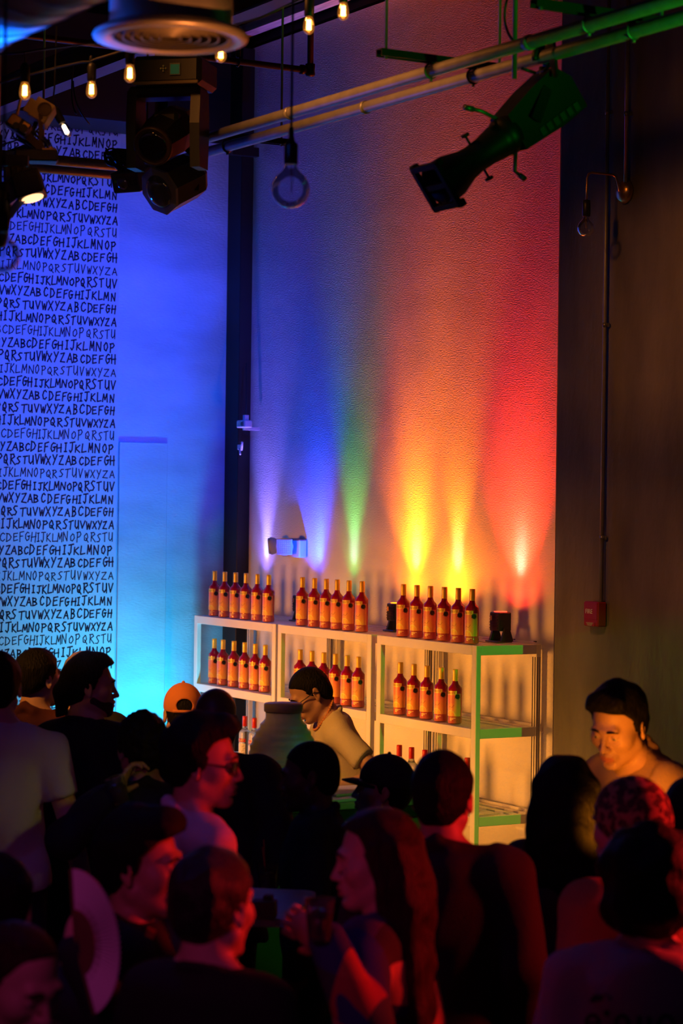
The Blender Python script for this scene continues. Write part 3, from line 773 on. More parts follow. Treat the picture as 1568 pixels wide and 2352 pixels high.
def globe(px, py, Z, r, lab, ctop):
    c = P(px, py, Z); t = thing('pendant_bulb', lab, 'pendant lamp', c, 0, 'unlit globe pendants')
    k = r / .0625
    gl = MB().lathe([(.019 * k, .083 * k), (.020 * k, .070 * k), (.030 * k, .055 * k), (.048 * k, .040 * k), (.060 * k, .018 * k), (.0625 * k, -.002 * k), (.059 * k, -.022 * k), (.048 * k, -.041 * k), (.030 * k, -.055 * k), (.012 * k, -.0615 * k), (0, -.0625 * k)], n=40, caps=False).build('glass_globe', THINGLASS, t)
    MB().tube([(0, 0, .075 * k), (.008, .004, .03 * k), (.004, 0, -.015 * k), (-.006, .004, .03 * k), (0, 0, .075 * k)], .0011, 5).build('filament', FILC, gl)
    MB().lathe([(.019 * k, .080 * k), (.0225 * k, .082 * k), (.0225 * k, .140 * k), (.020 * k, .147 * k), (.012 * k, .155 * k), (.009 * k, .17 * k), (.007 * k, .20 * k)], n=24).build('socket', BLKPL, t)
    MB().cyl((0, 0, .19 * k), (0, 0, 6.3 - c[2]), .0042, n=8).build('cord', BLKPL, t)
globe(667, 434, 7.2, .0615, 'large clear globe pendant hanging before the blue-purple wall', None)
globe(6, 586, 5.6, .044, 'clear globe pendant cut by the left picture edge, before the lettering', None)

# ------------------------------------------------------------------ hanging profile spotlight
fr_, re_ = P(1003, 428, 8.05), P(1272, 232, 8.28)
ax = fr_ - re_; L = np.linalg.norm(ax); ax /= L
t = thing('profile_spotlight', 'long black profile spotlight hanging from the overhead pipes', 'stage light', re_)
F0 = frame((0, 0, 0), ax, UP0)
def bx(mbx, c, dd, **kw):
    mbx.box(F0[:3, :3] @ np.array(c), dd, rot=F0[:3, :3], **kw); return mbx
prof = [(.062, .22), (.072, .23), (.072, .27), (.066, .275), (.064, .30), (.055, .36), (.053, .42), (.058, .46), (.080, .53), (.083, L - .01), (.079, L), (.070, L - .002), (.066, L - .03), (0, L - .05)]
MB().lathe(prof, (0, 0, 0), ax, 28).build('lens_barrel', STEELB, t)
b = MB()
poly = [(-.075, -.075), (.06, -.082), (.24, -.072), (.24, .070), (.10, .10), (-.03, .115), (-.075, .05)]
b.prism(poly, F0[:3, :3] @ np.array([0, .062, 0]), F0[:3, 0], F0[:3, 2], -.0 + .124 * 1, 0)
hs = b.build('lamp_housing', STEELB, t)
vt = MB()
for kk in range(6): bx(vt, (-.03 + .035 * kk, -.066, -.052), (.022, .004, .03)); bx(vt, (-.03 + .035 * kk, .066, -.052), (.022, .004, .03))
bx(vt, (-.03, .0, .118), (.05, .05, .006)); vt.build('vent', mat('vent_grey', (.05, .055, .05), .5), hs)
lab_ = MB(); bx(lab_, (-.045, -.064, .055), (.012, .003, .035)); lab_.build('rating_label', mat('orange_sticker', (.7, .35, .1)), hs)
g = MB(); bx(g, (L + .004, 0, 0), (.012, .175, .02)); bx(g, (L + .004, .08, 0), (.02, .02, .16)); bx(g, (L + .004, -.08, 0), (.02, .02, .16)); bx(g, (L + .004, 0, -.08), (.02, .175, .02)); bx(g, (L + .004, 0, .08), (.02, .175, .02))
for sy in (-1, 1):
    for sz in (-1, 1): bx(g, (L - .005, sy * .082, sz * .082), (.03, .028, .028), bev=.004)
g.build('colour_frame', STEELB, t)
for s_, dd in ((1, (.26, -.02, 1)), (-1, (.20, -.05, -1))):
    a = F0[:3, :3] @ np.array([.25, 0, s_ * .07]); q = F0[:3, :3] @ np.array([.25 + .035, -.01, s_ * .125]); q2 = F0[:3, :3] @ np.array([.25 + (.075 if s_ > 0 else .02), -.01, s_ * .16])
    MB().tube([a, q, q2], .0075, 8).tube([q * .35 + q2 * .65, q2 + (q2 - q) * .35], .011, 8).build('shutter_handle', RODM, t)
for s_ in (1, -1):
    a = F0[:3, :3] @ np.array([.40, 0, s_ * .05]); q = F0[:3, :3] @ np.array([.40, 0, s_ * .085])
    MB().cyl(a, q, .005, n=8).cyl(q, q + (q - a) * .25, .016, n=12).build('focus_knob', BLKPL, t)
# yoke and clamp
py_ = np.array([P(1187, 120, 8.2)[0], -2.51, ZP])
dirp = F0[:3, 1]
mid = ax * .16
yk = MB(); topc = np.array([py_[0], py_[1], ZP - .09]) - re_
for s_ in (-1, 1):
    lo = mid + dirp * s_ * .082; hi = topc + dirp * s_ * .055
    dd = hi - lo; Lk = np.linalg.norm(dd); fk = frame((lo + hi) / 2, dd, dirp)
    yk.box((lo + hi) / 2, (Lk, .042, .006), rot=fk[:3, :3])
fk = frame(topc, dirp, UP0); yk.box(topc, (.116, .042, .006), rot=fk[:3, :3])
yk.build('yoke', STEELB, t)
cl = MB(); c0 = np.array([py_[0], py_[1], ZP]) - re_
cl.tube([c0 + np.array([0, .034 * math.cos(a), .034 * math.sin(a)]) for a in np.linspace(-1.2, 3.6, 14)], .012, 8).cyl(c0 - [0, 0, .035], topc, .012, n=10).cyl(c0 + [0, -.03, -.06], c0 + [0, -.09, -.05], .006, n=8)
cl.prism([(-.02, 0), (.03, .02), (.055, -.11), (.04, -.12)], c0 + [.05, 0, .03], (1, 0, 0), (0, 0, 1), .012)
cl.build('hook_clamp', STEELB, t)
MB().tube(bez([F0[:3, :3] @ np.array(a) for a in ((-.07, -.066, .03), (-.13, -.06, -.02), (-.10, -.07, -.10), (.08, -.075, .0))]), .006, 8).build('power_cable', mat('cable_rubber', (.10, .10, .10), .35), t)
MB().tube(bez([P(1170, -20, 8.0), P(1140, 60, 8.0), P(1175, 90, 8.1), P(1190, 110, 8.2)]), .005, 6).build('supply_cable', BLKPL, label='black cable curving down to the clamp of the hanging spotlight', cat='cable')
cr = P(1182, 100, 8.15)
MB().cyl((cr[0], cr[1], ZP - .1), (cr[0], cr[1], 6.3), .009, n=8).build('drop_rod', RODM, label='thin vertical rod passing behind the hanging spotlight\'s clamp', cat='rod')

# ------------------------------------------------------------------ moving head light
ZM = 10.0
def mm_(px, py, Z=ZM): return P(px, py, Z)
pxm = ZM / FPX                                     # metres per pixel there
c = mm_(385, 290); t = thing('moving_head_light', 'big black moving head light hanging from the pipes', 'stage light', c)
Fm = np.eye(4); ang = rad(-14)
Fm[:3, 0] = RT0 * math.cos(ang) + FW0 * math.sin(ang); Fm[:3, 1] = -RT0 * math.sin(ang) + FW0 * math.cos(ang); Fm[:3, 2] = UP0
place(t, np.block([[Fm[:3, :3], np.array(c).reshape(3, 1)], [np.zeros((1, 3)), np.ones((1, 1))]]))
u = pxm
b = MB().box((.03, 0, .225), (.32, .26, .13), bev=.02).box((.03, 0, .30), (.14, .14, .05))
bs = b.build('base', BLKPL, t)
MB().box((.075, -.133, .225), (.048, .006, .052), mi=0).box((.075, -.1365, .224), (.040, .002, .042), mi=1).build('display', [mat('display_bezel', (.16, .16, .12), .4), mat('lcd_green', (.02, .05, .03), .2, em=(.06, .30, .10), es=.10)], bs)
bt = MB()
for dx, dz in ((0, 0), (.011, 0), (-.011, 0), (0, .011), (0, -.011)): bt.cyl((.022 + dx, -.130, .229 + dz), (.022 + dx, -.138, .229 + dz), .0038, n=10)
bt.build('button', mat('button_cream', (.50, .45, .30), .5), bs)
MB().box((.03, -.131, .168), (.30, .012, .016), bev=.003).build('edge_strip', mat('yellowed_grey', (.16, .12, .06), .5), bs)
y = MB().box((.0, 0, .145), (.33, .13, .05), bev=.012)
for s_ in (-1, 1):
    y.prism([(-.06, .15), (.06, .15), (.075, .0), (.06, -.19), (-.06, -.19), (-.075, .0)], (s_ * .147 - .022, 0, 0), (0, 1, 0), (0, 0, 1), .044)
y.build('yoke', BLKPL, t)
hd = np.array([-.10, -.88, -.46]); hd /= np.linalg.norm(hd)
hc = np.array([-.012, 0.03, -.03])
h = MB().lathe([(.05, -.17), (.085, -.15), (.105, -.08), (.108, .02), (.098, .08), (.084, .15), (.080, .165), (.076, .165)], hc, hd, 8, smooth=False)
h.box((0, .0, .03), (.12, .10, .06), bev=.015)
ho = h.build('head', BLKPL, t)
MB().lathe([(.076, .150), (.088, .150), (.088, .172), (.080, .176), (.076, .168)], hc, hd, 32).build('lens_ring', mat('ring_brown', (.05, .03, .02), .4), ho)
MB().lathe([(.0765, .163), (.06, .172), (.03, .178), (0, .180)], hc, hd, 28).build('lens', mat('coated_lens', (.006, .006, .008), .03, coat=1.), ho)
MB().cyl((.03, 0, .31), (.03, 0, .44), .02, n=12).tube([(.03 + .0, .035 * math.cos(a), .455 + .035 * math.sin(a)) for a in np.linspace(-.8, 4, 12)], .012, 8).build('hook_clamp', STEELB, t)
# led par with big lens
c = P(395, 425, 10.2); t = thing('lens_par_light', 'silver-rimmed octagonal lamp with a big lens below the moving head', 'stage light', c)
dv = -RT0 * .60 - FW0 * .62 - UP0 * .42; dv /= np.linalg.norm(dv)
MB().lathe([(.05, -.16), (.085, -.15), (.105, -.12), (.108, .0), (.108, .075)], (0, 0, 0), dv, 8, smooth=False).build('housing', mat('dark_grey_shell', (.06, .06, .065), .4), t)
MB().lathe([(.080, .072), (.112, .072), (.112, .086), (.082, .088)], (0, 0, 0), dv, 8, smooth=False).build('front_frame', mat('frame_silver', (.35, .36, .40), .4, metal=.3), t)
MB().lathe([(.083, .080), (.07, .098), (.045, .112), (.02, .118), (0, .119)], (0, 0, 0), dv, 36).build('lens', mat('smoked_lens', (.10, .13, .22), .04, coat=1., metal=.3), t)
MB().tube([RT0 * .11 + UP0 * 0, RT0 * .12 + UP0 * .12 + FW0 * .03, RT0 * .02 + UP0 * .20 + FW0 * .05], .012, 8).box(RT0 * .10, (.04, .04, .06), bev=.006).build('bracket', STEELB, t)
# small laser box
c = P(287, 420, 10.4); t = thing('laser_projector', 'small dark box with a round lens and green sticker before the lettering', 'stage light', c)
Fl = np.eye(4); a_ = rad(10); fwdl = -FW0 * .80 - RT0 * .45 - UP0 * .36
xl = np.cross(UP0, fwdl); F1 = frame(c, -xl * -1, -fwdl * -1)
place(t, F1)
MB().box((.0, 0, -.075), (.150, .095, .15), bev=.005).build('housing', mat('navy_metal', (.10, .10, .13), .45, metal=.2), t)
MB().lathe([(.028, 0), (.030, .006), (.026, .010), (.012, .016), (0, .017)], (-.012, 0, 0), (0, 0, 1), 24).build('lens', mat('laser_lens', (.20, .22, .32), .1, metal=.4), t)
MB().box((-.048, .008, .0015), (.016, .012, .002)).build('sticker', GREENST, t)
tx_ = MB(); ls, x = word_lines('EE', .022, .016, .004, random.Random(7), 0)
strokes(tx_, ls, (.028, -.012, 0), (1, 0, 0), (0, 1, 0), (0, 0, 1), .003, .0012); tx_.build('marker_writing', INK, t)
MB().tube([(-.04, .045, -.05), (-.045, .075, -.05), (-.042, .15, -.05)], .014, 8).build('bracket', STEELB, t)
MB().tube([(.05, .045, -.07), (.05, .08, -.07), (.05, .16, -.07)], .014, 8).build('bracket', STEELB, t)
# cable bundle on the crossing pipe
cb = MB(); rr = random.Random(9); c = P(275, 365, 10.5)
for k in range(9):
    p0 = P(250 + rr.uniform(-10, 10), 350 + rr.uniform(-8, 20), 10.5); p3 = P(320 + rr.uniform(-14, 16), 352 + rr.uniform(-10, 40), 10.4)
    p1 = P(262 + rr.uniform(-30, 20), 325 + rr.uniform(-6, 90), 10.4); p2 = P(300 + rr.uniform(-20, 30), 330 + rr.uniform(0, 110), 10.4)
    cb.tube(bez([p0, p1, p2, p3], 18), .0045 + .002 * (k % 3), 6)
cb.box(P(275, 360, 10.5), (.07, .07, .07), bev=.01)
cb.build('cable_bundle', BLKPL, label='tangle of black cables wound round the pipe joint', cat='cables')

# ------------------------------------------------------------------ left cluster of fixtures
ZL = 8.8
AMBP = mat('kraft_panel', (.34, .25, .13), .6, bump=.1)
c = P(95, 252, ZL); t = thing('amber_box_fixture', 'tan square-ended fixture box with a round recess, tilted', 'stage light', c)
Fb = frame(c, RT0 * .86 - UP0 * .50, -FW0 + UP0 * .15); place(t, Fb)
MB().box((0, 0, -.05), (.078, .085, .10), bev=.004).box((-.045, -.008, -.03), (.035, .06, .06), bev=.004).build('housing', AMBP, t)
MB().lathe([(.026, 0), (.028, .004), (.024, .004), (.023, 0), (0, -.001)], (.01, .008, .001), (0, 0, 1), 22).build('recess_ring', mat('recess', (.08, .05, .03), .6), t)
MB().tube([(0, -.045, -.04), (.01, -.09, -.04), (.03, -.12, -.05)], .009, 8).build('bracket', STEELB, t)
c = P(42, 285, ZL - .2); t = thing('twin_socket_box', 'small brass-faced connector box with two black plugs', 'electrical box', c)
place(t, frame(c, RT0 * .8 - UP0 * .55, -FW0 + UP0 * .1))
MB().box((0, 0, -.03), (.088, .055, .06), bev=.006).box((-.02, .004, .002), (.04, .042, .006), bev=.002, mi=1).box((.026, .004, .002), (.028, .040, .006), bev=.002, mi=1).build('housing', [BLKPL, BRASS], t)
MB().cyl((.006, -.012, 0), (.006, -.016, .05), .013, n=14).cyl((.034, -.004, 0), (.034, -.008, .05), .015, n=14).build('plug', BLKPL, t)
MB().tube(bez([(-.03, .03, -.02), (-.05, .08, -.02), (-.06, .10, -.02)]), .006, 6).build('cable_gland', BRASS, t)
c = P(82, 360, ZL); t = thing('ballast_bar', 'flat black rectangular fixture lying level left of the crossing pipes', 'stage light', c)
place(t, frame(c, RT0 * .97 + FW0 * .2 + UP0 * .02, UP0))
MB().box((0, 0, 0), (.165, .10, .045), bev=.005).build('housing', BLKPL, t)
MB().cyl((.058, -.03, .02), (.058, -.03, .036), .008, n=12).box((.05, -.045, .024), (.055, .012, .006)).build('fitting', BRASS, t)
MB().box((-.02, 0, .07), (.03, .02, .16), rot=frame((0, 0, 0), (.7, 0, .7), (0, 0, 1))[:3, :3]).box((.02, .0, .09), (.016, .016, .16)).build('bracket', mat('rust_brown', (.06, .03, .02), .6), t)
cbb = MB()
for k in range(7):
    cbb.tube(bez([P(30 + 9 * k, 300, ZL), P(20 + 14 * k, 325, ZL), P(60 + 10 * k, 320, ZL), P(70 + 8 * k, 345, ZL)]), .004 + .002 * (k % 2), 6)
cbb.build('cable_bundle', BLKPL, label='dark drooping cables between the brass-faced box and flat fixture', cat='cables')
c = P(42, 400, ZL - .1); t = thing('glass_filter_light', 'round speckled glass filter lamp behind the black brackets at left', 'stage light', c)
MB().lathe([(.052, 0), (.055, .006), (.052, .012), (0, .010)], (0, 0, 0), -FW0 + RT0 * .2, 30).build('filter_glass', mat('speckled_glass', (.35, .32, .45), .25, bump=.6, bscale=150, var=.5, vscale=90), t)
MB().lathe([(.055, -.04), (.058, .0), (.058, .014), (.054, .014)], (0, 0, 0), -FW0 + RT0 * .2, 30).build('rim', BLKPL, t)
MB().cyl(RT0 * -.02 - FW0 * .05 - UP0 * .05, RT0 * .035 - FW0 * .05 - UP0 * .038, .02, n=16).build('tail_tube', BLKPL, t)
for k, a in enumerate((-.03, .0, .03)): MB().cyl(RT0 * a - FW0 * .03 + UP0 * .07, RT0 * (a * .3) - FW0 * .03 - UP0 * .06, .005, n=8).build('brace', STEELB, t)
c = P(72, 445, ZL - .3); t = thing('square_lit_flood', 'black square lamp pointing down with its lit orange-white lens showing', 'stage light', c)
dv = -UP0 * .95 + RT0 * .26 - FW0 * .17; F2 = frame(c, RT0 * .95 + UP0 * .3, -dv); place(t, F2)
MB().box((0, 0, .03), (.105, .10, .095), bev=.006).build('housing', BLKPL, t)
MB().lathe([(.042, -.004), (.040, -.007), (.02, -.011), (0, -.012)], (0, 0, -.014), (0, 0, 1), 26).build('lens', mat('lit_lens', (1, .6, .3), .3, em=(1., .50, .22), es=2.4), t)
MB().box((-.085, .0, .05), (.08, .03, .05), bev=.006).build('arm', STEELB, t)
c = P(18, 470, ZL - .3); t = thing('black_lamp_body', 'black lamp body with slanted bracket cut by the left edge', 'stage light', c)
place(t, frame(c, RT0, -FW0))
MB().lathe([(.03, -.10), (.05, -.09), (.055, .02), (.05, .10), (.045, .11)], (-.045, -.06, 0), (.12, 1, 0), 16).box((.02, .04, 0), (.12, .05, .05), rot=frame((0, 0, 0), (.75, .66, 0), (0, 0, 1))[:3, :3]).build('body', BLKPL, t)
MB().box((.035, -.005, .01), (.12, .028, .004), rot=frame((0, 0, 0), (.62, .78, 0), (0, 0, 1))[:3, :3]).build('barn_door', mat('blue_flap', (.10, .12, .30), .5), t)
rv = MB()
for a, b_ in ((.04, .03), (.055, .033), (.046, .012)): rv.ball((a, b_, .022), .004, 8)
rv.build('rivet', BRASS, t)
MB().box((-.06, .12, -.05), (.05, .3, .04)).box((.0, .17, -.04), (.14, .04, .04)).build('bracket', STEELB, t)

# ------------------------------------------------------------------ soft bodies: distance fields meshed with surface nets
f32 = np.float32
class Field:
    def __init__(s, xs, ys, zs):
        s.ax = [np.asarray(a, f32) for a in (xs, ys, zs)]; s.v = np.full([len(a) for a in s.ax], .3, f32)
    def add(s, fn, lo, hi, M_=None, k=.01, op='u', pad=.035):
        M_ = np.eye(4) if M_ is None else M_
        cs = np.array([[x, y, z] for x in (lo[0], hi[0]) for y in (lo[1], hi[1]) for z in (lo[2], hi[2])])
        w_ = cs @ M_[:3, :3].T + M_[:3, 3]; a = w_.min(0) - pad - k; b = w_.max(0) + pad + k
        sl = []
        for q in range(3):
            i0 = int(np.searchsorted(s.ax[q], a[q])); i1 = int(np.searchsorted(s.ax[q], b[q])) + 1
            sl.append(slice(max(0, i0 - 1), min(len(s.ax[q]), i1)))
        if any(x.stop - x.start < 2 for x in sl): return s
        I = np.linalg.inv(M_).astype(f32); sc = f32(np.linalg.norm(M_[:3, 0]))
        X = s.ax[0][sl[0]][:, None, None]; Y = s.ax[1][sl[1]][None, :, None]; Z = s.ax[2][sl[2]][None, None, :]
        L = [I[r, 0] * X + I[r, 1] * Y + I[r, 2] * Z + I[r, 3] for r in range(3)]
        d = fn(*L) * sc; A = s.v[tuple(sl)]; k = f32(max(k, 1e-4))
        if op == 'u':
            h = np.maximum(k - np.abs(A - d), 0) / k; A[...] = np.minimum(A, d) - h * h * k * f32(.25)
        elif op == 's':
            d = -d; h = np.maximum(k - np.abs(A - d), 0) / k; A[...] = np.maximum(A, d) + h * h * k * f32(.25)
        elif op == 'i':
            A[...] = np.maximum(A, d)
        elif op == '+':
            A += d
        return s
    def E(s, c, r, M_=None, k=.012, op='u'):
        c = np.array(c, float); r = np.array([r] * 3 if np.isscalar(r) else r, float)
        def fn(x, y, z):
            x = (x - f32(c[0])) / f32(r[0]); y = (y - f32(c[1])) / f32(r[1]); z = (z - f32(c[2])) / f32(r[2])
            k0 = np.sqrt(x * x + y * y + z * z) + f32(1e-6)
            k1 = np.sqrt((x / f32(r[0])) ** 2 + (y / f32(r[1])) ** 2 + (z / f32(r[2])) ** 2) + f32(1e-6)
            return k0 * (k0 - 1) / k1
        return s.add(fn, c - r, c + r, M_, k, op)
    def K(s, a, b, ra, rb=None, M_=None, k=.012, op='u'):
        a = np.array(a, float); b = np.array(b, float); rb = ra if rb is None else rb; ba = b - a; L2 = float(ba @ ba) + 1e-12; R_ = max(ra, rb)
        def fn(x, y, z):
            px, py_, pz = x - f32(a[0]), y - f32(a[1]), z - f32(a[2])
            h = np.clip((px * f32(ba[0]) + py_ * f32(ba[1]) + pz * f32(ba[2])) / f32(L2), 0, 1)
            return np.sqrt((px - h * f32(ba[0])) ** 2 + (py_ - h * f32(ba[1])) ** 2 + (pz - h * f32(ba[2])) ** 2) - (f32(ra) + f32(rb - ra) * h)
        return s.add(fn, np.minimum(a, b) - R_, np.maximum(a, b) + R_, M_, k, op)
    def mesh(s):
        v = s.v; xs, ys, zs = s.ax; S_ = v < 0
        c = np.zeros([n - 1 for n in v.shape], np.int8)
        for i in (0, 1):
            for j in (0, 1):
                for k in (0, 1): c += S_[i:i + c.shape[0], j:j + c.shape[1], k:k + c.shape[2]]
        act = (c > 0) & (c < 8); idx = np.full(c.shape, -1, np.int64); ii = np.argwhere(act); idx[act] = np.arange(len(ii))
        I, J, K_ = ii.T; acc = np.zeros((len(ii), 3)); cnt = np.zeros(len(ii))
        cor = {(i, j, k): v[I + i, J + j, K_ + k] for i in (0, 1) for j in (0, 1) for k in (0, 1)}
        for ax in range(3):
            o1, o2 = [q for q in range(3) if q != ax]
            for p in (0, 1):
                for q in (0, 1):
                    a = [0, 0, 0]; a[o1] = p; a[o2] = q; b = list(a); b[ax] = 1
                    va, vb = cor[tuple(a)], cor[tuple(b)]; m_ = (va < 0) != (vb < 0)
                    t = va[m_] / (va[m_] - vb[m_]); pos = np.zeros((m_.sum(), 3)); pos[:, o1] = p; pos[:, o2] = q; pos[:, ax] = t
                    acc[m_] += pos; cnt[m_] += 1
        fr = acc / cnt[:, None]; co = np.empty_like(fr)
        for q, (A, id_) in enumerate(zip((xs, ys, zs), (I, J, K_))): co[:, q] = A[id_] + fr[:, q] * (A[id_ + 1] - A[id_])
        F_ = []
        n0, n1, n2 = c.shape
        def quads(sa, sb, cells):
            m_ = sa != sb; pt = np.argwhere(m_); fl = sa[m_]
            q = np.stack([idx[tuple((pt + o).T)] for o in cells], 1); q[fl] = q[fl][:, ::-1]; return q
        F_.append(quads(S_[:-1, 1:-1, 1:-1], S_[1:, 1:-1, 1:-1], [(0, 0, 0), (0, 0, 1), (0, 1, 1), (0, 1, 0)]))
        F_.append(quads(S_[1:-1, :-1, 1:-1], S_[1:-1, 1:, 1:-1], [(0, 0, 0), (1, 0, 0), (1, 0, 1), (0, 0, 1)]))
        F_.append(quads(S_[1:-1, 1:-1, :-1], S_[1:-1, 1:-1, 1:], [(0, 0, 0), (0, 1, 0), (1, 1, 0), (1, 0, 0)]))
        return co, np.concatenate(F_)

def np_mesh(name, parts, mats, parent, mi=None):
    vs = []; fs = []; o = 0
    for v, f in parts: vs.append(v); fs.append(f + o); o += len(v)
    v = np.concatenate(vs); f = np.concatenate(fs); me = bpy.data.meshes.new(name)
    me.vertices.add(len(v)); me.vertices.foreach_set('co', v.astype(f32).ravel())
    me.loops.add(f.size); me.loops.foreach_set('vertex_index', f.ravel().astype(np.int32))
    me.polygons.add(len(f)); me.polygons.foreach_set('loop_start', np.arange(0, f.size, 4, dtype=np.int32)); me.polygons.foreach_set('loop_total', np.full(len(f), 4, np.int32))
    me.polygons.foreach_set('use_smooth', np.ones(len(f), bool))
    for mm in (mats if isinstance(mats, (list, tuple)) else [mats]): me.materials.append(mm)
    if mi is not None: me.polygons.foreach_set('material_index', mi(v[f].mean(1)).astype(np.int32))
    me.update(calc_edges=True); me.validate(); return link(name, me, parent)

def axis(lo, hi, step, fine=None, fs=.004):
    if fine is None: return np.arange(lo, hi + step, step)
    a, b = fine
    return np.concatenate([np.arange(lo, a, step) if lo < a else [], np.arange(max(lo, a), min(hi, b), fs), np.arange(min(hi, b), hi + step, step) if hi > b else []])
def Rz(a): c, s_ = math.cos(a), math.sin(a); return np.array([[c, -s_, 0], [s_, c, 0], [0, 0, 1.]])
def Ry(a): c, s_ = math.cos(a), math.sin(a); return np.array([[c, 0, s_], [0, 1, 0], [-s_, 0, c]])
def Rx(a): c, s_ = math.cos(a), math.sin(a); return np.array([[1, 0, 0], [0, c, -s_], [0, s_, c]])
def M4(R, t, sc=1.): F = np.eye(4); F[:3, :3] = R * sc; F[:3, 3] = t; return F
def T4(F, p): return F[:3, :3] @ np.array(p, float) + F[:3, 3]

SKINS = {'light': mat('skin_light', (.56, .33, .24), .5, bump=.06, bscale=300, var=.08, vscale=12), 'tan': mat('skin_tan', (.45, .25, .16), .5, bump=.06, bscale=300, var=.08, vscale=12),
         'dark': mat('skin_dark', (.10, .05, .035), .45, bump=.06, bscale=300, var=.1, vscale=12)}
LIPS = {'light': mat('lips_light', (.46, .16, .14), .45), 'tan': mat('lips_tan', (.34, .13, .10), .45), 'dark': mat('lips_dark', (.08, .03, .025), .45)}
HAIRM = mat('black_hair', (.006, .005, .005), .6, bump=1., bscale=160, var=.4, vscale=60, stretch=(1, 1, .25))
BROWNH = mat('brown_hair', (.030, .013, .008), .5, bump=1., bscale=160, var=.5, vscale=70, stretch=(1, 1, .15))
CURLH = mat('dark_curls', (.012, .008, .007), .6, bump=1., bscale=70, var=.4, vscale=40)
EYEW = mat('eye_white', (.55, .52, .50), .2); IRIS = mat('iris', (.02, .012, .008), .15)

for _m in (HAIRM, BROWNH, CURLH): _m.node_tree.nodes['Principled BSDF'].inputs['Specular IOR Level'].default_value = .15

def head_field(F, H, sk, ears=True, beard=False):
    F.E((-.014, 0, .036), (.095, .0755, .087), H)
    F.E((.028, 0, -.028), (.060, .060, .080), H, .03)
    for s_ in (-1, 1):
        F.K((.0, s_ * .052, -.058), (.066, s_ * .014, -.098), .019, .016, H, .03)
        F.E((.052, s_ * .044, -.020), (.028, .022, .024), H, .03)
        F.K((.081, s_ * .036, .026), (.086, s_ * .010, .022), .0105, .0105, H, .02)
    F.E((.076, 0, -.099), (.018, .022, .017), H, .02)
    for s_ in (-1, 1): F.E((.097, s_ * .033, .003), (.020, .019, .013), H, .014, 's')
    for s_ in (-1, 1): F.E((.0745, s_ * .0325, .002), .0135, H, .004)
    F.K((.084, 0, .016), (.111, 0, -.033), .0075, .0095, H, .012)
    for s_ in (-1, 1): F.E((.098, s_ * .0115, -.036), (.012, .0085, .0085), H, .008)
    F.E((.082, 0, -.066), (.018, .030, .022), H, .014)
    F.K((.0935, -.019, -.0645), (.098, 0, -.0605), .0058, .0065, H, .006); F.K((.0935, .019, -.0645), (.098, 0, -.0605), .0058, .0065, H, .006)
    F.K((.092, -.017, -.0735), (.096, 0, -.0765), .006, .0072, H, .006); F.K((.092, .017, -.0735), (.096, 0, -.0765), .006, .0072, H, .006)
    F.K((.098, -.022, -.0690), (.103, 0, -.0690), .0016, .0016, H, .004, 's'); F.K((.098, .022, -.0690), (.103, 0, -.0690), .0016, .0016, H, .004, 's')
    F.E((.092, 0, -.0885), (.008, .018, .004), H, .008, 's')
    if ears:
        for s_ in (-1, 1):
            He = H @ M4(Rz(s_ * .38) @ Ry(-.15), (-.010, s_ * .0775, -.006))
            F.E((-.004, s_ * .004, .004), (.0185, .0065, .030), He, .006); F.E((-.0, s_ * .002, -.024), (.009, .006, .012), He, .008)
            F.E((.001, s_ * .011, .002), (.0105, .007, .018), He, .005, 's')

def hand_parts(W, fdir, ndir, s_side, curl=.5, sc=1., thumb=.6, step=.0034):
    """hand at wrist W (person frame); fdir along the fingers, ndir out of the back of the hand"""
    Hf = frame((0, 0, 0), fdir, ndir); Hf[:3, :3] *= sc; Hf[:3, 3] = W
    r = .125 * sc; c = T4(Hf, (.085, 0, -.02))
    F = Field(*[np.arange(c[q] - r, c[q] + r, step) for q in range(3)])
    F.E((.050, 0, 0), (.052, .040, .0155), Hf, .01); F.K((-.03, 0, 0), (.02, 0, 0), .024, .026, Hf, .02); F.E((.03, s_side * .028, -.006), (.032, .018, .015), Hf, .012)
    for i in range(4):
        y = s_side * (.030 - .0205 * i); p = np.array([.088 - (.004 if i in (0, 3) else 0), y, .0]); a = -curl * .35
        for L_, r0, r1 in ((.040, .0092, .0085), (.026, .0085, .0077), (.021, .0077, .0066)):
            L_ *= (.94, 1.05, .98, .78)[i]
            q = p + np.array([math.cos(a), 0, math.sin(a)]) * L_; F.K(p, q, r0, r1, Hf, .003); p = q; a -= curl
    p = np.array([.018, s_side * .036, -.006]); dv = np.array([.62, s_side * .62 * (1.2 - thumb), -.55 * thumb])
    for L_, r0, r1 in ((.042, .0125, .0105), (.034, .0105, .0082)):
        dn = dv / np.linalg.norm(dv); q = p + dn * L_; F.K(p, q, r0, r1, Hf, .006); p = q; dv = dn + np.array([.25, -s_side * .15, -.25 * thumb])
    return F.mesh(), Hf

def noise3(x, y, z, f):
    f = f32(f); return (np.sin(x * f + 1.3 * np.sin(y * f * f32(.9) + 2)) + np.sin(y * f * f32(1.1) + 1.3 * np.sin(z * f + 1)) + np.sin(z * f * f32(.95) + 1.3 * np.sin(x * f * f32(1.05) + 4))) / 3

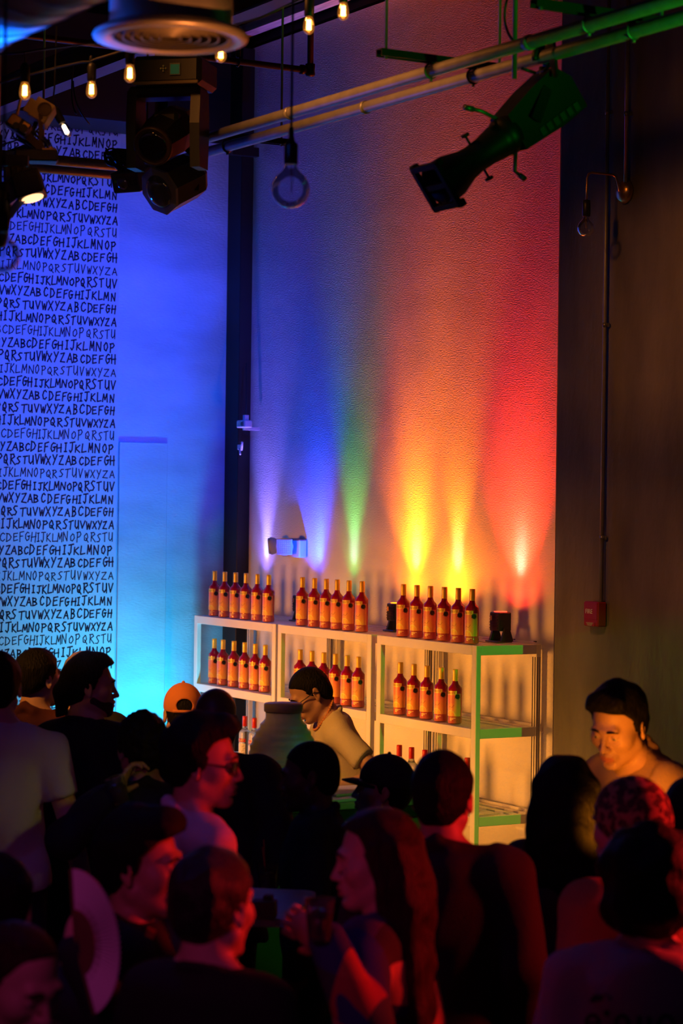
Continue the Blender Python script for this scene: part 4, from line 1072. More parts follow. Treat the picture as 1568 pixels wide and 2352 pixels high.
def hair(style, H, mt, parent, thick=.012, amp=.003, freq=90, line=.075, nape=-.075, extra=None, step=.004, name='hair', temple=.04):
    q = T4(H, (-.01, 0, .02)); R_ = .17 + thick
    lo = q - R_; hi = q + R_
    if style in ('long', 'curtain'): lo = lo - [0.05, 0.05, .30]; hi = hi + [.05, .05, 0]
    F = Field(*[np.arange(lo[i], hi[i], step) for i in range(3)])
    t = thick
    F.E((-.014, 0, .036), (.095 + t, .0755 + t * .9, .087 + t), H)
    F.E((-.045, 0, -.01), (.062 + t * .7, .062 + t * .6, .075), H, .02)
    if extra: extra(F, H)
    zz = np.array([-.30, nape - .01, nape + .03, -.03, -.005, .02, .045, line - .012, line, line + .02, .3])
    xh = np.array([-.055, -.055, -.034, -.030, .012, .022, temple, temple + .012, .062, .10, .30])
    if style == 'long': zz = np.array([-.6, -.1, -.03, .0, .03, line - .01, line, line + .03, .3]); xh = np.array([.012, .012, .015, .022, .035, .05, .066, .11, .3])
    if style == 'swept': xh = xh + np.array([0, 0, 0, 0, 0, 0, 0, .02, .03, .02, 0])
    def cut(x, y, z):
        return x - np.interp(z, zz, xh).astype(f32) + f32(.10) * np.abs(y) * (z > .03)
    big = 1.0
    F.add(cut, (-big, -big, -big), (big, big, big), H, 0, 'i')
    if style not in ('long', 'curtain', 'afro'):
        F.add(lambda x, y, z: (f32(nape) - z + f32(.25) * (x + f32(.08))) * f32(.9), (-big, -big, -big), (big, big, big), H, 0, 'i')
    if amp: F.add(lambda x, y, z: f32(amp) * noise3(x, y, z, freq), (-big, -big, -big), (big, big, big), H, 0, '+')
    return np_mesh(name, [F.mesh()], mt, parent)

def person(label, crown, Z, phi, hz=None, hs=1., bw=1., depth=1., head=(0, 0, 0), lean=(0, 0), arms=(None, None), skin='light', top='tee', topm=None, pantm=None,
           hairspec=None, face=True, hands=(False, False), fs=.0042, fold=.004, hem=-.06, collar=None, open_neck=0., groups='people crowding the bar', glasses=False, shift=(0, 0), fat=0., neckf=0.):
    """crown: pixel of the crown of the head (skin); Z: depth; phi: heading, 0 = picture right, 90 = away"""
    cw = P(*crown, Z); hd = RT0 * math.cos(rad(phi)) + FW0 * math.sin(rad(phi)); psi = math.atan2(hd[1], hd[0])
    # unit skeleton -> scale s so that the feet stand on the floor
    Rt = Rx(rad(lean[1])) @ Ry(rad(lean[0]))
    Rh = Rz(rad(head[0])) @ Ry(rad(head[1])) @ Rx(rad(head[2]))
    neck_u = np.array([0, 0, .93]) + Rt @ np.array([-.008 + neckf, 0, .615])     # skull base, unit
    hp = Rh @ (np.array([.02, 0, .08]) + np.array([-.014, 0, .122])) * hs
    s_ = (cw[2] - hp[2]) / neck_u[2]
    piv = neck_u * s_; Hc = piv + Rh @ np.array([.02, 0, .08]) * hs
    H = M4(Rh, Hc, hs)
    Tt = M4(Rt, np.array([0, 0, .93]) * s_, s_)
    crl = piv + hp
    loc = cw - np.append((Rz(psi) @ crl)[:2], cw[2]); loc[2] = 0
    t = thing('person', label, 'person', loc, psi, groups or None)
    def to_local(p): return Rz(-psi) @ (np.array(p) - loc)
    W_ = bw
    # arms
    J = []
    for k, sg in ((0, 1), (1, -1)):
        S0 = T4(Tt, (0, sg * .172 * W_, .475)); a = arms[k]
        if a is None: el = S0 + np.array([-.03, sg * .055, -.285]) * s_; wr = el + np.array([.07, -sg * .01, -.245]) * s_
        elif a[0] == 'rel': el = S0 + np.array(a[1]) * s_ * [1, sg, 1]; wr = el + np.array(a[2]) * s_ * [1, sg, 1]
        else:
            tg = to_local(P(*a[1], a[2])); L1, L2 = .29 * s_, .265 * s_; dv = tg - S0; D = np.linalg.norm(dv)
            D2 = min(D, (L1 + L2) * .985); dn = dv / D; wr = S0 + dn * D2
            ca = (L1 * L1 + D2 * D2 - L2 * L2) / (2 * L1 * D2); h = L1 * math.sqrt(max(0, 1 - ca * ca))
            pole = np.array(a[3] if len(a) > 3 else (-.3, sg * .5, -1.)); pole = pole - dn * (pole @ dn); pole /= np.linalg.norm(pole)
            el = S0 + dn * L1 * ca + pole * h
        J.append((S0, el, wr))
    # -------- body
    allp = np.array([p for j in J for p in j] + [Hc, T4(Tt, (0, 0, 0))]); lo = np.minimum(allp.min(0) - .13, [-.2, -.28, 0]); hi = np.maximum(allp.max(0) + .13, [.24, .28, 0]); lo[2] = -.01; hi[2] = crl[2] + .03
    hr = .145 * hs
    xs = axis(lo[0], hi[0], .016, (Hc[0] - hr, Hc[0] + hr), fs); ys = axis(lo[1], hi[1], .016, (Hc[1] - .11 * hs, Hc[1] + .11 * hs), fs); zs = axis(lo[2], hi[2], .016, (Hc[2] - .17 * hs, hi[2]), fs)
    F = Field(xs, ys, zs)
    F.E((0, 0, .02), (.10, .150 * W_, .13), Tt); F.E((0, 0, .20), (.10 + fat, .135 * W_ + fat * .5, .17), Tt, .05); F.E((.0, 0, .37), (.108 * depth, .155 * W_, .17), Tt, .05)
    F.K((-.005, -.13 * W_, .485), (-.005, .13 * W_, .485), .050, .050, Tt, .05)
    nb = T4(Tt, (-.012, 0, .50)); F.K(nb, T4(H, (-.022, 0, -.055)), .062 * s_, .054 * hs, None, .04)
    for sg in (-1, 1): F.K(T4(Tt, (-.015, sg * .02, .575)), T4(Tt, (-.01, sg * .12 * W_, .492)), .035 * s_, .035 * s_, None, .035)
    for (S0, el, wr) in J:
        F.K(S0, el, .049 * s_, .040 * s_, None, .03); F.K(el, wr, .040 * s_, .027 * s_, None, .012)
    LG = []
    for sg in (-1, 1):
        hpj = np.array([0, sg * .088 * W_, .90]) * s_ + [shift[0], 0, 0]; kn = np.array([.025, sg * .10, .50]) * s_ + [shift[0] * .5, 0, 0]; an = np.array([-.01, sg * .11, .085]) * s_
        F.K(hpj, kn, .082 * s_, .056 * s_, None, .05); F.K(kn, an, .054 * s_, .038 * s_, None, .03); F.K(an, an + np.array([.0, 0, -.04]) * s_, .038 * s_, .04 * s_); LG.append((hpj, kn, an))
    head_field(F, H, skin)
    parts = [F.mesh()]; hf = [None, None]
    for k, sg in ((0, 1), (1, -1)):
        if hands[k]:
            cfg = hands[k] if isinstance(hands[k], dict) else {}
            S0, el, wr = J[k]; fd = (wr - el) / np.linalg.norm(wr - el)
            if 'f' in cfg: fd = Rz(-psi) @ np.array(cfg['f'](0) if callable(cfg['f']) else cfg['f'])
            nd = np.array(cfg.get('n', (0, sg, .25))); nd = Rz(-psi) @ nd if 'n' in cfg else nd
            mh, hf[k] = hand_parts(wr, fd, nd, cfg.get('side', -sg if False else sg) , cfg.get('curl', .5), hs * 1.0, cfg.get('thumb', .6)); parts.append(mh)
        else:
            S0, el, wr = J[k]; fd = (wr - el) / np.linalg.norm(wr - el)
            mh, hf[k] = hand_parts(wr, fd, (0, sg, .2), sg, .45, hs, .5, .0055); parts.append(mh)
    Hi = np.linalg.inv(H)
    def mi(c):
        l = c @ Hi[:3, :3].T + Hi[:3, 3]
        return ((l[:, 0] > .084) & (np.abs(l[:, 1]) < .0245) & (np.abs(l[:, 2] + .0690) < .0125 - np.abs(l[:, 1]) * .18)).astype(int)
    np_mesh('body', parts, [SKINS[skin], LIPS[skin]], t, mi)
    # -------- clothes
    st = .0115
    lo2 = allp.min(0) - .17; hi2 = allp.max(0) + .17; lo2[:2] = np.minimum(lo2[:2], [-.24, -.30]); hi2[:2] = np.maximum(hi2[:2], [.28, .30]); lo2[2] = .60 * s_; hi2[2] = nb[2] + .16
    F = Field(*[np.arange(lo2[i], hi2[i], st) for i in range(3)])
    e = {'tee': .016, 'shirt': .018, 'jacket': .030, 'coat': .036}[top]; slv = {'tee': .62, 'shirt': 1., 'jacket': 1., 'coat': 1.}[top]
    hemz = {'tee': -.10, 'shirt': -.10, 'jacket': -.14, 'coat': -.20}[top] + hem + .06
    F.E((0, 0, .02), (.10 + e, .150 * W_ + e, .16), Tt); F.E((0, 0, .20), (.105 + e + fat, .150 * W_ + e + fat * .5, .22), Tt, .06); F.E((.0, 0, .37), (.108 * depth + e, .155 * W_ + e, .17 + e * .4), Tt, .06)
    F.K((0, -.09 * W_, hemz), (0, .09 * W_, hemz), .09 + e, .09 + e, Tt, .06)
    F.K((-.005, -.135 * W_, .487), (-.005, .135 * W_, .487), .048 + e, .048 + e, Tt, .05)
    F.E((-.042, 0, .495), (.062 + e * .5, .105, .062), Tt, .04)
    for sg in (-1, 1): F.K(T4(Tt, (-.015, sg * .03, .555)), T4(Tt, (-.01, sg * .12 * W_, .492)), (.030 + e * .6) * s_, (.036 + e * .6) * s_, None, .035)
    for (S0, el, wr) in J:
        e2 = S0 + (el - S0) * min(1, slv * 1.0)
        F.K(S0, e2, (.051 + e) * s_, (.044 + e * (1.35 if slv < 1 else 1)) * s_, None, .03)
        if slv >= 1: F.K(el, el + (wr - el) * .96, (.043 + e) * s_, (.031 + e * .8) * s_, None, .02)
    big = 3.
    # hem, neckline, sleeve openings
    F.add(lambda x, y, z: (f32(hemz - .02) - z), (-big,) * 3, (big,) * 3, Tt, 0, 'i')
    nk = .575 if collar is None else .565
    F.add(lambda x, y, z: (z + f32(.30 + open_neck) * x + f32(.0) - f32(nk)), (-.14, -.14, .35), (.2, .14, .9), Tt, .0, 'i', pad=0.)
    if slv < 1:
        for (S0, el, wr) in J:
            dn = (el - S0) / np.linalg.norm(el - S0); e2 = S0 + (el - S0) * slv
            def cutf(x, y, z, dn=dn, e2=e2):
                q = (x - f32(e2[0])) * f32(dn[0]) + (y - f32(e2[1])) * f32(dn[1]) + (z - f32(e2[2])) * f32(dn[2])
                r2 = np.sqrt(np.maximum((x - f32(e2[0])) ** 2 + (y - f32(e2[1])) ** 2 + (z - f32(e2[2])) ** 2 - q * q, 0))
                return np.where(r2 < .10, q, f32(-1))
            A = cutf(F.ax[0][:, None, None], F.ax[1][None, :, None], F.ax[2][None, None, :]); F.v[...] = np.maximum(F.v, A)
    if fold:
        sd = f32(abs(hash(label)) % 7)if False else f32(len(label) % 7)
        F.add(lambda x, y, z: f32(fold) * (np.sin(y * 46 + z * 13 + sd + 2 * np.sin(z * 7 + x * 9)) * f32(.6) + np.sin(x * 38 - z * 21 + sd * 2 + 2 * np.sin(y * 12)) * f32(.55)), (-big,) * 3, (big,) * 3, None, 0, '+')
    if collar == 'fold':
        for sg in (-1, 1):
            for q in range(5):
                a0 = math.pi - sg * q * .55; a1 = math.pi - sg * (q + 1) * .55
                p0 = T4(Tt, (-.012 + .072 * math.cos(a0), .075 * math.sin(a0), .585 - .022 * q)); p1 = T4(Tt, (-.012 + .072 * math.cos(a1), .075 * math.sin(a1), .585 - .022 * (q + 1)))
                F.K(p0, p1, .020 * s_, .020 * s_, None, .012)
    elif collar == 'hood':
        for sg in (-1, 1):
            for q in range(5):
                a0 = math.pi - sg * q * .5; a1 = math.pi - sg * (q + 1) * .5
                F.K(T4(Tt, (-.03 + .10 * math.cos(a0), .115 * math.sin(a0), .53 - .018 * q)), T4(Tt, (-.03 + .10 * math.cos(a1), .115 * math.sin(a1), .53 - .018 * (q + 1))), .042 * s_, .042 * s_, None, .02)
        F.E((-.13, 0, .46), (.06, .13, .10), Tt, .04)
    elif collar == 'crew':
        ring = [T4(Tt, (-.012 + .072 * math.cos(a), .076 * math.sin(a), .540 - .030 * math.cos(a))) for a in np.linspace(0, 2 * math.pi, 15)]
        for p0, p1 in zip(ring[:-1], ring[1:]): F.K(p0, p1, .012 * s_, .012 * s_, None, .008)
    nm = {'tee': 't_shirt', 'shirt': 'shirt', 'jacket': 'jacket', 'coat': 'coat'}[top]
    shirt = np_mesh(nm, [F.mesh()], topm or BLACKC, t)
    # -------- trousers and shoes
    F = Field(np.arange(-.22, .26, .016), np.arange(-.27, .27, .016), np.arange(.03, 1.02 * s_, .018))
    F.E((0, 0, .01), (.112, .160 * W_, .12), Tt)
    for hpj, kn, an in LG: F.K(hpj, kn, .094 * s_, .073 * s_, None, .04); F.K(kn, an, .072 * s_, .062 * s_, None, .03)
    F.v[:, :, F.ax[2] < .07 * s_] = .2
    np_mesh('trousers', [F.mesh()], pantm or DARKJ, t)
    for hpj, kn, an in LG:
        F = Field(np.arange(an[0] - .14, an[0] + .26, .009), np.arange(an[1] - .08, an[1] + .08, .009), np.arange(-.01, .16, .009))
        F.E((an[0] + .04, an[1], .045), (.135, .046, .045)); F.K((an[0], an[1], .04), (an[0] - .005, an[1], .10), .045, .046, None, .03); F.v[:, :, F.ax[2] < .001] = .1
        np_mesh('shoe', [F.mesh()], SHOEM, t)
    # -------- face details, hair
    if face:
        for sg in (-1, 1):
            eb = MB(); vs = []; fs_ = []; R_ = .0142; n = 8
            for i in range(n + 1):
                for j in range(4):
                    a = -.75 + 1.5 * i / n; b_ = (-.26 + .52 * j / 3) * (1 - (a / .85) ** 2) - .10
                    vs.append((.0745 + R_ * math.cos(a) * math.cos(b_), sg * .0325 + R_ * math.sin(a) * math.cos(b_), .002 + R_ * math.sin(b_)))
            for i in range(n):
                for j in range(3):
                    fs_.append((i * 4 + j, i * 4 + 4 + j, i * 4 + 5 + j, i * 4 + 1 + j))
            eb._add(vs, fs_, 0, True)
            eb.mi = [1 if 3 <= k // 3 <= 4 else 0 for k in range(len(fs_))]
            eb.xf(H); eb.build('eye', [EYEW, IRIS], t)
            bw_ = MB().tube([T4(H, (.094, sg * .012, .0245)), T4(H, (.0965, sg * .022, .029)), T4(H, (.0938, sg * .036, .0290)), T4(H, (.0835, sg * .050, .0235))], [.0028 * hs, .0042 * hs, .0036 * hs, .0016 * hs], 6)
            bw_.build('eyebrow', HAIRM, t)
    if hairspec: hairspec(H, t, hs)
    if glasses:
        g = MB(); col = BLKPL
        for sg in (-1, 1):
            ring = [T4(H, (.102 - .010 * abs(.034 + .026 * math.cos(a)) / .06, sg * (.034 + .026 * math.cos(a)), -.002 + .019 * math.sin(a))) for a in np.linspace(0, 2 * math.pi, 22)[:-1]]
            g.tube(ring, .0020, 6, closed=True)
            g.tube([T4(H, (.096, sg * .060, .004)), T4(H, (.075, sg * .074, .006)), T4(H, (-.008, sg * .086, .010)), T4(H, (-.03, sg * .083, -.006))], .0022, 6)
        g.tube([T4(H, (.102, -.009, .001)), T4(H, (.1045, 0, .004)), T4(H, (.102, .009, .001))], .002, 6)
        go = g.build('eyeglasses', col, t)
        for sg in (-1, 1):
            l = MB(); ring = [T4(H, (.1015 - .010 * abs(.034 + .025 * math.cos(a)) / .06, sg * (.034 + .025 * math.cos(a)), -.002 + .018 * math.sin(a))) for a in np.linspace(0, 2 * math.pi, 22)[:-1]]
            l._add(ring, [list(range(21))], 0); l.build('lens', mat('dark_lens', (.25, .25, .25), .03, trans=.7, coat=1.) if glasses == 'dark' else mat('spectacle_lens', (1, 1, 1), .02, trans=1., ior=1.1), go)
    return dict(t=t, H=H, T=Tt, J=J, s=s_, psi=psi, loc=loc, hf=hf, top=shirt, loc2w=lambda p: Rz(psi) @ np.array(p) + loc)

BLACKC = mat('black_cloth', (.010, .010, .013), .85, bump=.3, bscale=300)
NAVYC = mat('navy_cloth', (.012, .013, .022), .85, bump=.3, bscale=300)
DARKC = mat('charcoal_cloth', (.009, .008, .008), .85, bump=.4, bscale=220)
DARKJ = mat('dark_denim', (.014, .015, .022), .85, bump=.4, bscale=250)
SHOEM = mat('dark_shoe', (.02, .02, .02), .5)
WHITEC = mat('white_cotton', (.62, .60, .58), .85, bump=.35, bscale=260)
CREAMC = mat('cream_cotton', (.66, .58, .42), .85, bump=.4, bscale=260)
PINKC = mat('pale_shirt', (.60, .55, .58), .8, bump=.3, bscale=260)
TANJ = mat('tan_jacket', (.42, .26, .15), .8, bump=.4, bscale=200)
RUSTC = mat('rust_hoodie', (.36, .16, .06), .9, bump=.5, bscale=200)
HOODC = mat('pale_pink_hoodie', (.50, .38, .40), .9, bump=.5, bscale=200)
MAROONC = mat('maroon_cloth', (.10, .02, .02), .85, bump=.3, bscale=300)
BROWNC = mat('brown_cloth', (.06, .035, .025), .85, bump=.3, bscale=300)
ORANGEC = mat('orange_cap_cloth', (.60, .20, .06), .85, bump=.4, bscale=350)
CAPB = mat('black_cap_cloth', (.012, .012, .014), .8, bump=.3, bscale=350)

# hair styles -----------------------------------------------------------
def short(th=.012, amp=.003, fr=80, line=.078, nape=-.072, style='short', m_=None, ex=None, temple=.04):
    return lambda H, t, hs: hair(style, H, m_ or HAIRM, t, th, amp, fr, line, nape, ex, temple=temple)
def quiff(F, H):
    F.K((.055, -.035, .105), (.060, .035, .108), .034, .034, H, .03); F.E((.0, 0, .10), (.085, .066, .045), H, .03)
def nob(F, H): pass
def longhair(m_, back=.30, width=.075, wave=.004, extra=None):
    def ex(F, H):
        for y in (-.07, -.045, -.02, 0, .02, .045, .07):
            x = -.065 + abs(y) * .55
            F.K((x - .02, y, .02), (x - .035, y * 1.15, -.10), .040, .040, H, .03); F.K((x - .035, y * 1.15, -.10), (x - .03, y * 1.25 * width / .075, -back), .040, .022, H, .03)
        for s_ in (-1, 1): F.K((.01, s_ * .078, .03), (.0, s_ * .088, -.06), .020, .024, H, .03); F.K((.0, s_ * .088, -.06), (-.01, s_ * .095 * width / .075, -back * .9), .024, .016, H, .03)
        if extra: extra(F, H)
    return lambda H, t, hs: hair('long', H, m_, t, .014, wave, 55, .085, -.3, ex, step=.0048)
def buzz(m_=None, line=.07): return lambda H, t, hs: hair('short', H, m_ or HAIRM, t, .0028, 0, 80, line, -.075, temple=.035)
def afro(F, H):
    F.E((-.02, 0, .05), (.125, .118, .115), H, .02); F.E((-.035, 0, -.03), (.105, .108, .085), H, .03)
def beardf(H, t, m_=None):
    q = T4(H, (.04, 0, -.07)); F = Field(*[np.arange(q[i] - .11, q[i] + .11, .004) for i in range(3)])
    e = .0022
    F.E((.028, 0, -.028), (.060 + e, .060 + e, .080 + e), H, .03)
    for s_ in (-1, 1): F.K((.0, s_ * .052, -.058), (.066, s_ * .014, -.098), .019 + e, .016 + e, H, .03)
    F.E((.076, 0, -.099), (.018 + e, .022 + e, .017 + e), H, .02); F.E((.082, 0, -.066), (.018 + e, .030 + e, .022 + e), H, .014)
    F.add(lambda x, y, z: np.maximum(z + f32(.052) - f32(.35) * (f32(.06) - x), f32(.012) - np.sqrt((x - f32(.1)) ** 2 * f32(.3) + (y * f32(.42)) ** 2 + (z + f32(.069)) ** 2)), (-1,) * 3, (1,) * 3, H, 0, 'i')
    np_mesh('beard', [F.mesh()], m_ or mat('stubble', (.05, .03, .025), .7, bump=.6, bscale=300), t)
def cap(H, t, m_, brim=True, back_hole=False, btn=True, name='cap'):
    q = T4(H, (0, 0, .06)); F = Field(*[np.arange(q[i] - .22, q[i] + .22, .0042) for i in range(3)])
    F.E((-.014, 0, .040), (.108, .088, .100), H)
    F.add(lambda x, y, z: f32(.022) + f32(.10) * x - z, (-1,) * 3, (1,) * 3, H, 0, 'i')
    F.K((0, -.0, .142), (.0, 0, .143), .006, .006, H, .004) if False else None
    if back_hole: F.E((-.115, 0, .045), (.05, .036, .030), H, .004, 's')
    co = np_mesh(name, [F.mesh()], m_, t)
    if brim:
        b = MB(); vs = []; n = 16
        for i in range(n + 1):
            a = -1.15 + 2.3 * i / n
            for r_, zoff in ((.0, 0), (.035, .002), (.072, -.006)):
                k = math.cos(a * 1.36); vs.append(T4(H, (-.014 + (.104) * math.cos(a) + r_ * max(k, 0), (.086) * math.sin(a) * (1 - .12 * r_ / .07), .033 + zoff - .018 * (math.sin(a)) ** 2)))
        fs = []
        for i in range(n):
            for j in range(2): fs.append((i * 3 + j, i * 3 + j + 1, i * 3 + 4 + j, i * 3 + 3 + j))
        k = len(vs); vs += [np.array(v_) - H[:3, 2] * .004 for v_ in vs]
        fs += [tuple(x + k for x in f[::-1]) for f in fs]
        for i in range(n): fs.append((i * 3 + 2, i * 3 + 2 + k, i * 3 + 5 + k, i * 3 + 5))
        b._add(vs, fs, 0, True); b.build('brim', m_, co)
    MB().ball(T4(H, (-.014, 0, .141)), .008, 10).build('button', m_, co)
    if back_hole:
        MB().tube([T4(H, (-.118 + .045 * (abs(y) / .05) ** 2 * .4, y, .020)) for y in np.linspace(-.05, .05, 9)], .007, 6).build('strap', m_, co)
    return co

# ------------------------------------------------------------------ bar counter
XB0, XB1 = 1.36, 1.88
yr = float(PL(985, 1845, 0, XB1)[1]); yl = -3.05
t = thing('bar_counter', 'long bar counter with green-lit front, half hidden by the crowd', 'bar', (XB1, 0, 0))
MB().box(((XB0 - XB1) / 2, (yl + yr) / 2, 1.085), (XB1 - XB0, yr - yl, .03), bev=.004).build('countertop', mat('bar_top', (.50, .45, .38), .35, var=.15, vscale=8), t)
MB().box((-.012, (yl + yr) / 2, 1.045), (.05, yr - yl, .045)).build('edge_strip', BLACKP, t)
MB().box((-.06, (yl + yr) / 2, .95), (.04, yr - yl, .14)).build('upper_panel', mat('olive_panel', (.30, .30, .16), .6, var=.2), t)
MB().box((-.045, (yl + yr) / 2, .872), (.05, yr - yl, .018)).build('trim_rail', BLACKP, t)
MB().box((-.07, (yl + yr) / 2, .43), (.03, yr - yl, .86)).build('front_panel', mat('pale_panel', (.10, .11, .10), .5), t)
MB().box((-.28, yl + .012, .53), (.38, .024, 1.06)).build('end_panel', BLACKP, t)
MB().box((-.28, yr - .012, .53), (.38, .024, 1.06)).build('end_panel', BLACKP, t)
MB().box((-.045, (yl + yr) / 2, .858), (.012, yr - yl - .1, .010)).build('light_strip', mat('green_led', (.05, .8, .1), .4, em=(.02, 1., .05), es=.5), t)
cbp = PL(800, 1838, 2, 1.101)
t = thing('cutting_board', 'white plastic board lying on the bar in front of the bartender', 'cutting board', (min(cbp[0], XB1 - .14), cbp[1], 1.10), .2)
MB().box((0, 0, .008), (.24, .38, .014), bev=.004).build('board', WHITE, t)
MB().box((-.03, .05, .021), (.16, .22, .010), bev=.003).build('tray', mat('grey_tray', (.55, .5, .5), .5), t)
# beverage jar
jp = PL(648, 1850, 2, 1.101); 
t = thing('drink_dispenser', 'big ribbed glass jar with grey screw lid standing on the bar', 'jar', (jp[0], jp[1], 1.101))
pr = [(0, .0), (.112, .0), (.122, .012)]
for k in range(60):
    z = .012 + .335 * (k + 1) / 60; u = z / .35
    r = .122 + .022 * math.sin(min(1, u * 1.35) * math.pi / 2) - (.058 * max(0, (u - .62) / .38) ** 1.7)
    pr.append((r + .0030 * math.sin(2 * math.pi * z / .030), z))
pr += [(.079, .357), (.076, .362), (.076, .385)]
sk = .43 / .42
MB().lathe([(r, z * sk) for r, z in pr], n=48).build('glass_body', mat('frosted_glass', (.70, .74, .82), .30, trans=.25, ior=1.2, bump=.4, bscale=26, var=.25, vscale=10), t)
MB().lathe([(.070, .40), (.080, .398), (.083, .402), (.083, .428), (.079, .434), (0, .436)], n=40).build('lid', mat('lid_grey', (.30, .25, .22), .45), t)
MB().lathe([(.0, .012), (.10, .014), (.118, .10), (.124, .16), (0, .161)], n=32).build('drink', mat('drink_amber', (.60, .40, .22), .3), t)

# ------------------------------------------------------------------ high table and things on it
tc = PL(585, 2092, 2, 1.07)
Ft = frame((0, 0, 0), RT0 * math.cos(.16) - FW0 * math.sin(.16), UP0); rz_t = math.atan2(Ft[1, 0], Ft[0, 0])
# keep the right corner under its place in the picture
rc = PL(698, 2078, 2, 1.07); ex = Ft[:3, 0]
tcx = rc - ex * .31
t = thing('high_table', 'small pale high table between the crowd, its corner showing', 'table', (tcx[0], tcx[1], 0), rz_t)
poly = []
for (sx, sy, a0) in ((1, 1, 0), (-1, 1, 90), (-1, -1, 180), (1, -1, 270)):
    for k in range(6):
        a = rad(a0 + 18 * k); poly.append((sx * .25 + .06 * math.cos(a), sy * .22 + .06 * math.sin(a)))
MB().prism(poly, (0, 0, 1.045), (1, 0, 0), (0, 1, 0), .025).build('table_top', mat('table_white', (.60, .56, .58), .4, var=.15, vscale=9), t)
MB().cyl((0, 0, .03), (0, 0, 1.045), .035).lathe([(.0, 1.04), (.10, 1.042), (.04, 1.0)], n=20).build('column', STEELB, t)
MB().lathe([(.0, 0), (.24, 0), (.24, .012), (.05, .035), (0, .035)], n=32).build('base', STEELB, t)
bp = PL(606, 2108, 2, 1.0715)
t = thing('carton', 'small reddish carton standing on the high table', 'box', bp, rz_t)
MB().box((0, 0, .028), (.075, .06, .055), bev=.002).box((.012, .01, .062), (.03, .03, .02), bev=.003).build('body', mat('carton_red', (.22, .06, .04), .6), t)

def cup(name, label, px, py, Z, r, h, drink, straws=False, lvl=.62, tilt=None, cat='cup'):
    c = P(px, py, Z) - np.array([0, 0, h / 2]); t = thing(name, label, cat, c, 0)
    if tilt is not None: t.rotation_euler = tilt
    MB().lathe([(0, .002), (r * .70, 0), (r * .74, .004), (r, h), (r * 1.04, h + .002), (r * .96, h), (r * .70, .008), (0, .008)], n=28).build('glass', mat('cup_plastic', (.9, .95, .9), .05, trans=.95, ior=1.15), t)
    MB().lathe([(0, .009), (r * .68, .009), (r * (.70 + .24 * lvl), h * lvl), (0, h * lvl)], n=24).build('drink', drink, t)
    ic = MB(); rr_ = random.Random(5)
    for k in range(5): ic.box((rr_.uniform(-.4, .4) * r, rr_.uniform(-.4, .4) * r, h * lvl + .002), (.022, .022, .02), rot=Rz(rr_.uniform(0, 3)) @ Rx(.5), bev=.003)
    ic.build('ice', mat('ice', (.85, .9, .85), .1, trans=.7, ior=1.2), t)
    if straws:
        MB().tube([(-.01, 0, .02), (-r * 1.3, .01, h * 1.75)], .003, 6).build('straw', mat('red_straw', (.5, .02, .02), .4), t)
        MB().tube([(.005, 0, .02), (-r * .6, -.01, h * 1.55)], .003, 6).build('straw', mat('red_straw', (.5, .02, .02), .4), t)
    return c
DRK = mat('yellow_drink', (.45, .36, .12), .25)
cupG = cup('drink_glass', 'iced drink glass with glowing green rims held by the suited man', 614, 2022, 8.42, .040, .115, DRK, True)
cupQ = cup('plastic_cup', 'clear plastic cup of drink held by the woman in patchwork', 733, 2114, 5.45, .036, .098, mat('amber_drink', (.35, .20, .05), .2))
cupE = cup('plastic_cup', 'cup of red drink raised to his mouth by the curly-haired man', 283, 1815, 7.95, .036, .10, mat('red_drink', (.35, .02, .02), .25), tilt=(rad(10), rad(-25), 0))

# ------------------------------------------------------------------ people
def rel_arm(e, w_): return ('rel', e, w_)
def w2(v): return lambda _=0: v
# back row at the bar
bt = person('bartender in a cream t-shirt and dark glasses leaning over the bar', (686, 1541), 10.75, -168, head=(0, 34, 0), lean=(24, 0), skin='tan', top='tee', topm=CREAMC, hairspec=buzz(), glasses='dark',
            arms=(('ik', (762, 1815), 10.42, (-1., .15, -.25)), ('rel', (.12, .08, -.24), (.34, -.02, -.36))), fs=.0036, collar='crew', groups='', hem=.0)
nk = MB(); Hn = bt['T']
for k in range(40):
    a = 2 * math.pi * k / 40
    nk.ball(T4(Hn, (.005 + .074 * math.cos(a), .073 * math.sin(a), .575 - .055 * math.cos(a))), .0065, 8)
nk.build('bead_necklace', mat('orange_beads', (.65, .26, .08), .4), bt['t'])
S0, el, wr = bt['J'][0]; dn = (wr - el) / np.linalg.norm(wr - el); q = el + (wr - el) * .93; a1 = np.cross(dn, UP0); a1 /= np.linalg.norm(a1); a2 = np.cross(dn, a1)
MB().tube([q + (a1 * math.cos(a) + a2 * math.sin(a)) * .033 for a in np.linspace(0, 6.283, 22)[:-1]], .006, 6, closed=True).build('bracelet', BLKPL, bt['t'])
pF = person('person in an orange baseball cap at the bar, seen from behind', (421, 1577), 10.1, 98, skin='tan', top='jacket', topm=NAVYC, face=False, collar='fold', hairspec=lambda H, t, hs: (hair('short', H, HAIRM, t, .006, 0, 80, .07, -.08), cap(H, t, ORANGEC, True, True)))
D_ = person('person with streaked blond hair almost hidden behind the ponytailed man', (188, 1502), 10.3, 90, skin='light', top='shirt', topm=BLACKC, face=False, hairspec=short(.012, .002, 120, m_=mat('blond_streaks', (.50, .36, .22), .5, bump=.8, bscale=120, var=.6, vscale=60, stretch=(6, 6, .3))))
pB = person('man with short dark hair and maroon collar at the lettered wall', (84, 1494), 9.7, 62, head=(-14, 0, 0), skin='light', top='shirt', topm=MAROONC, collar='fold', hairspec=short(.012, .002, 90, nape=-.06))
def tail(F, H):
    F.E((-.10, 0, -.02), (.045, .05, .05), H, .03); F.K((-.115, 0, -.03), (-.11, .01, -.13), .036, .022, H, .02)
    F.E((.01, 0, .09), (.085, .066, .05), H, .03)
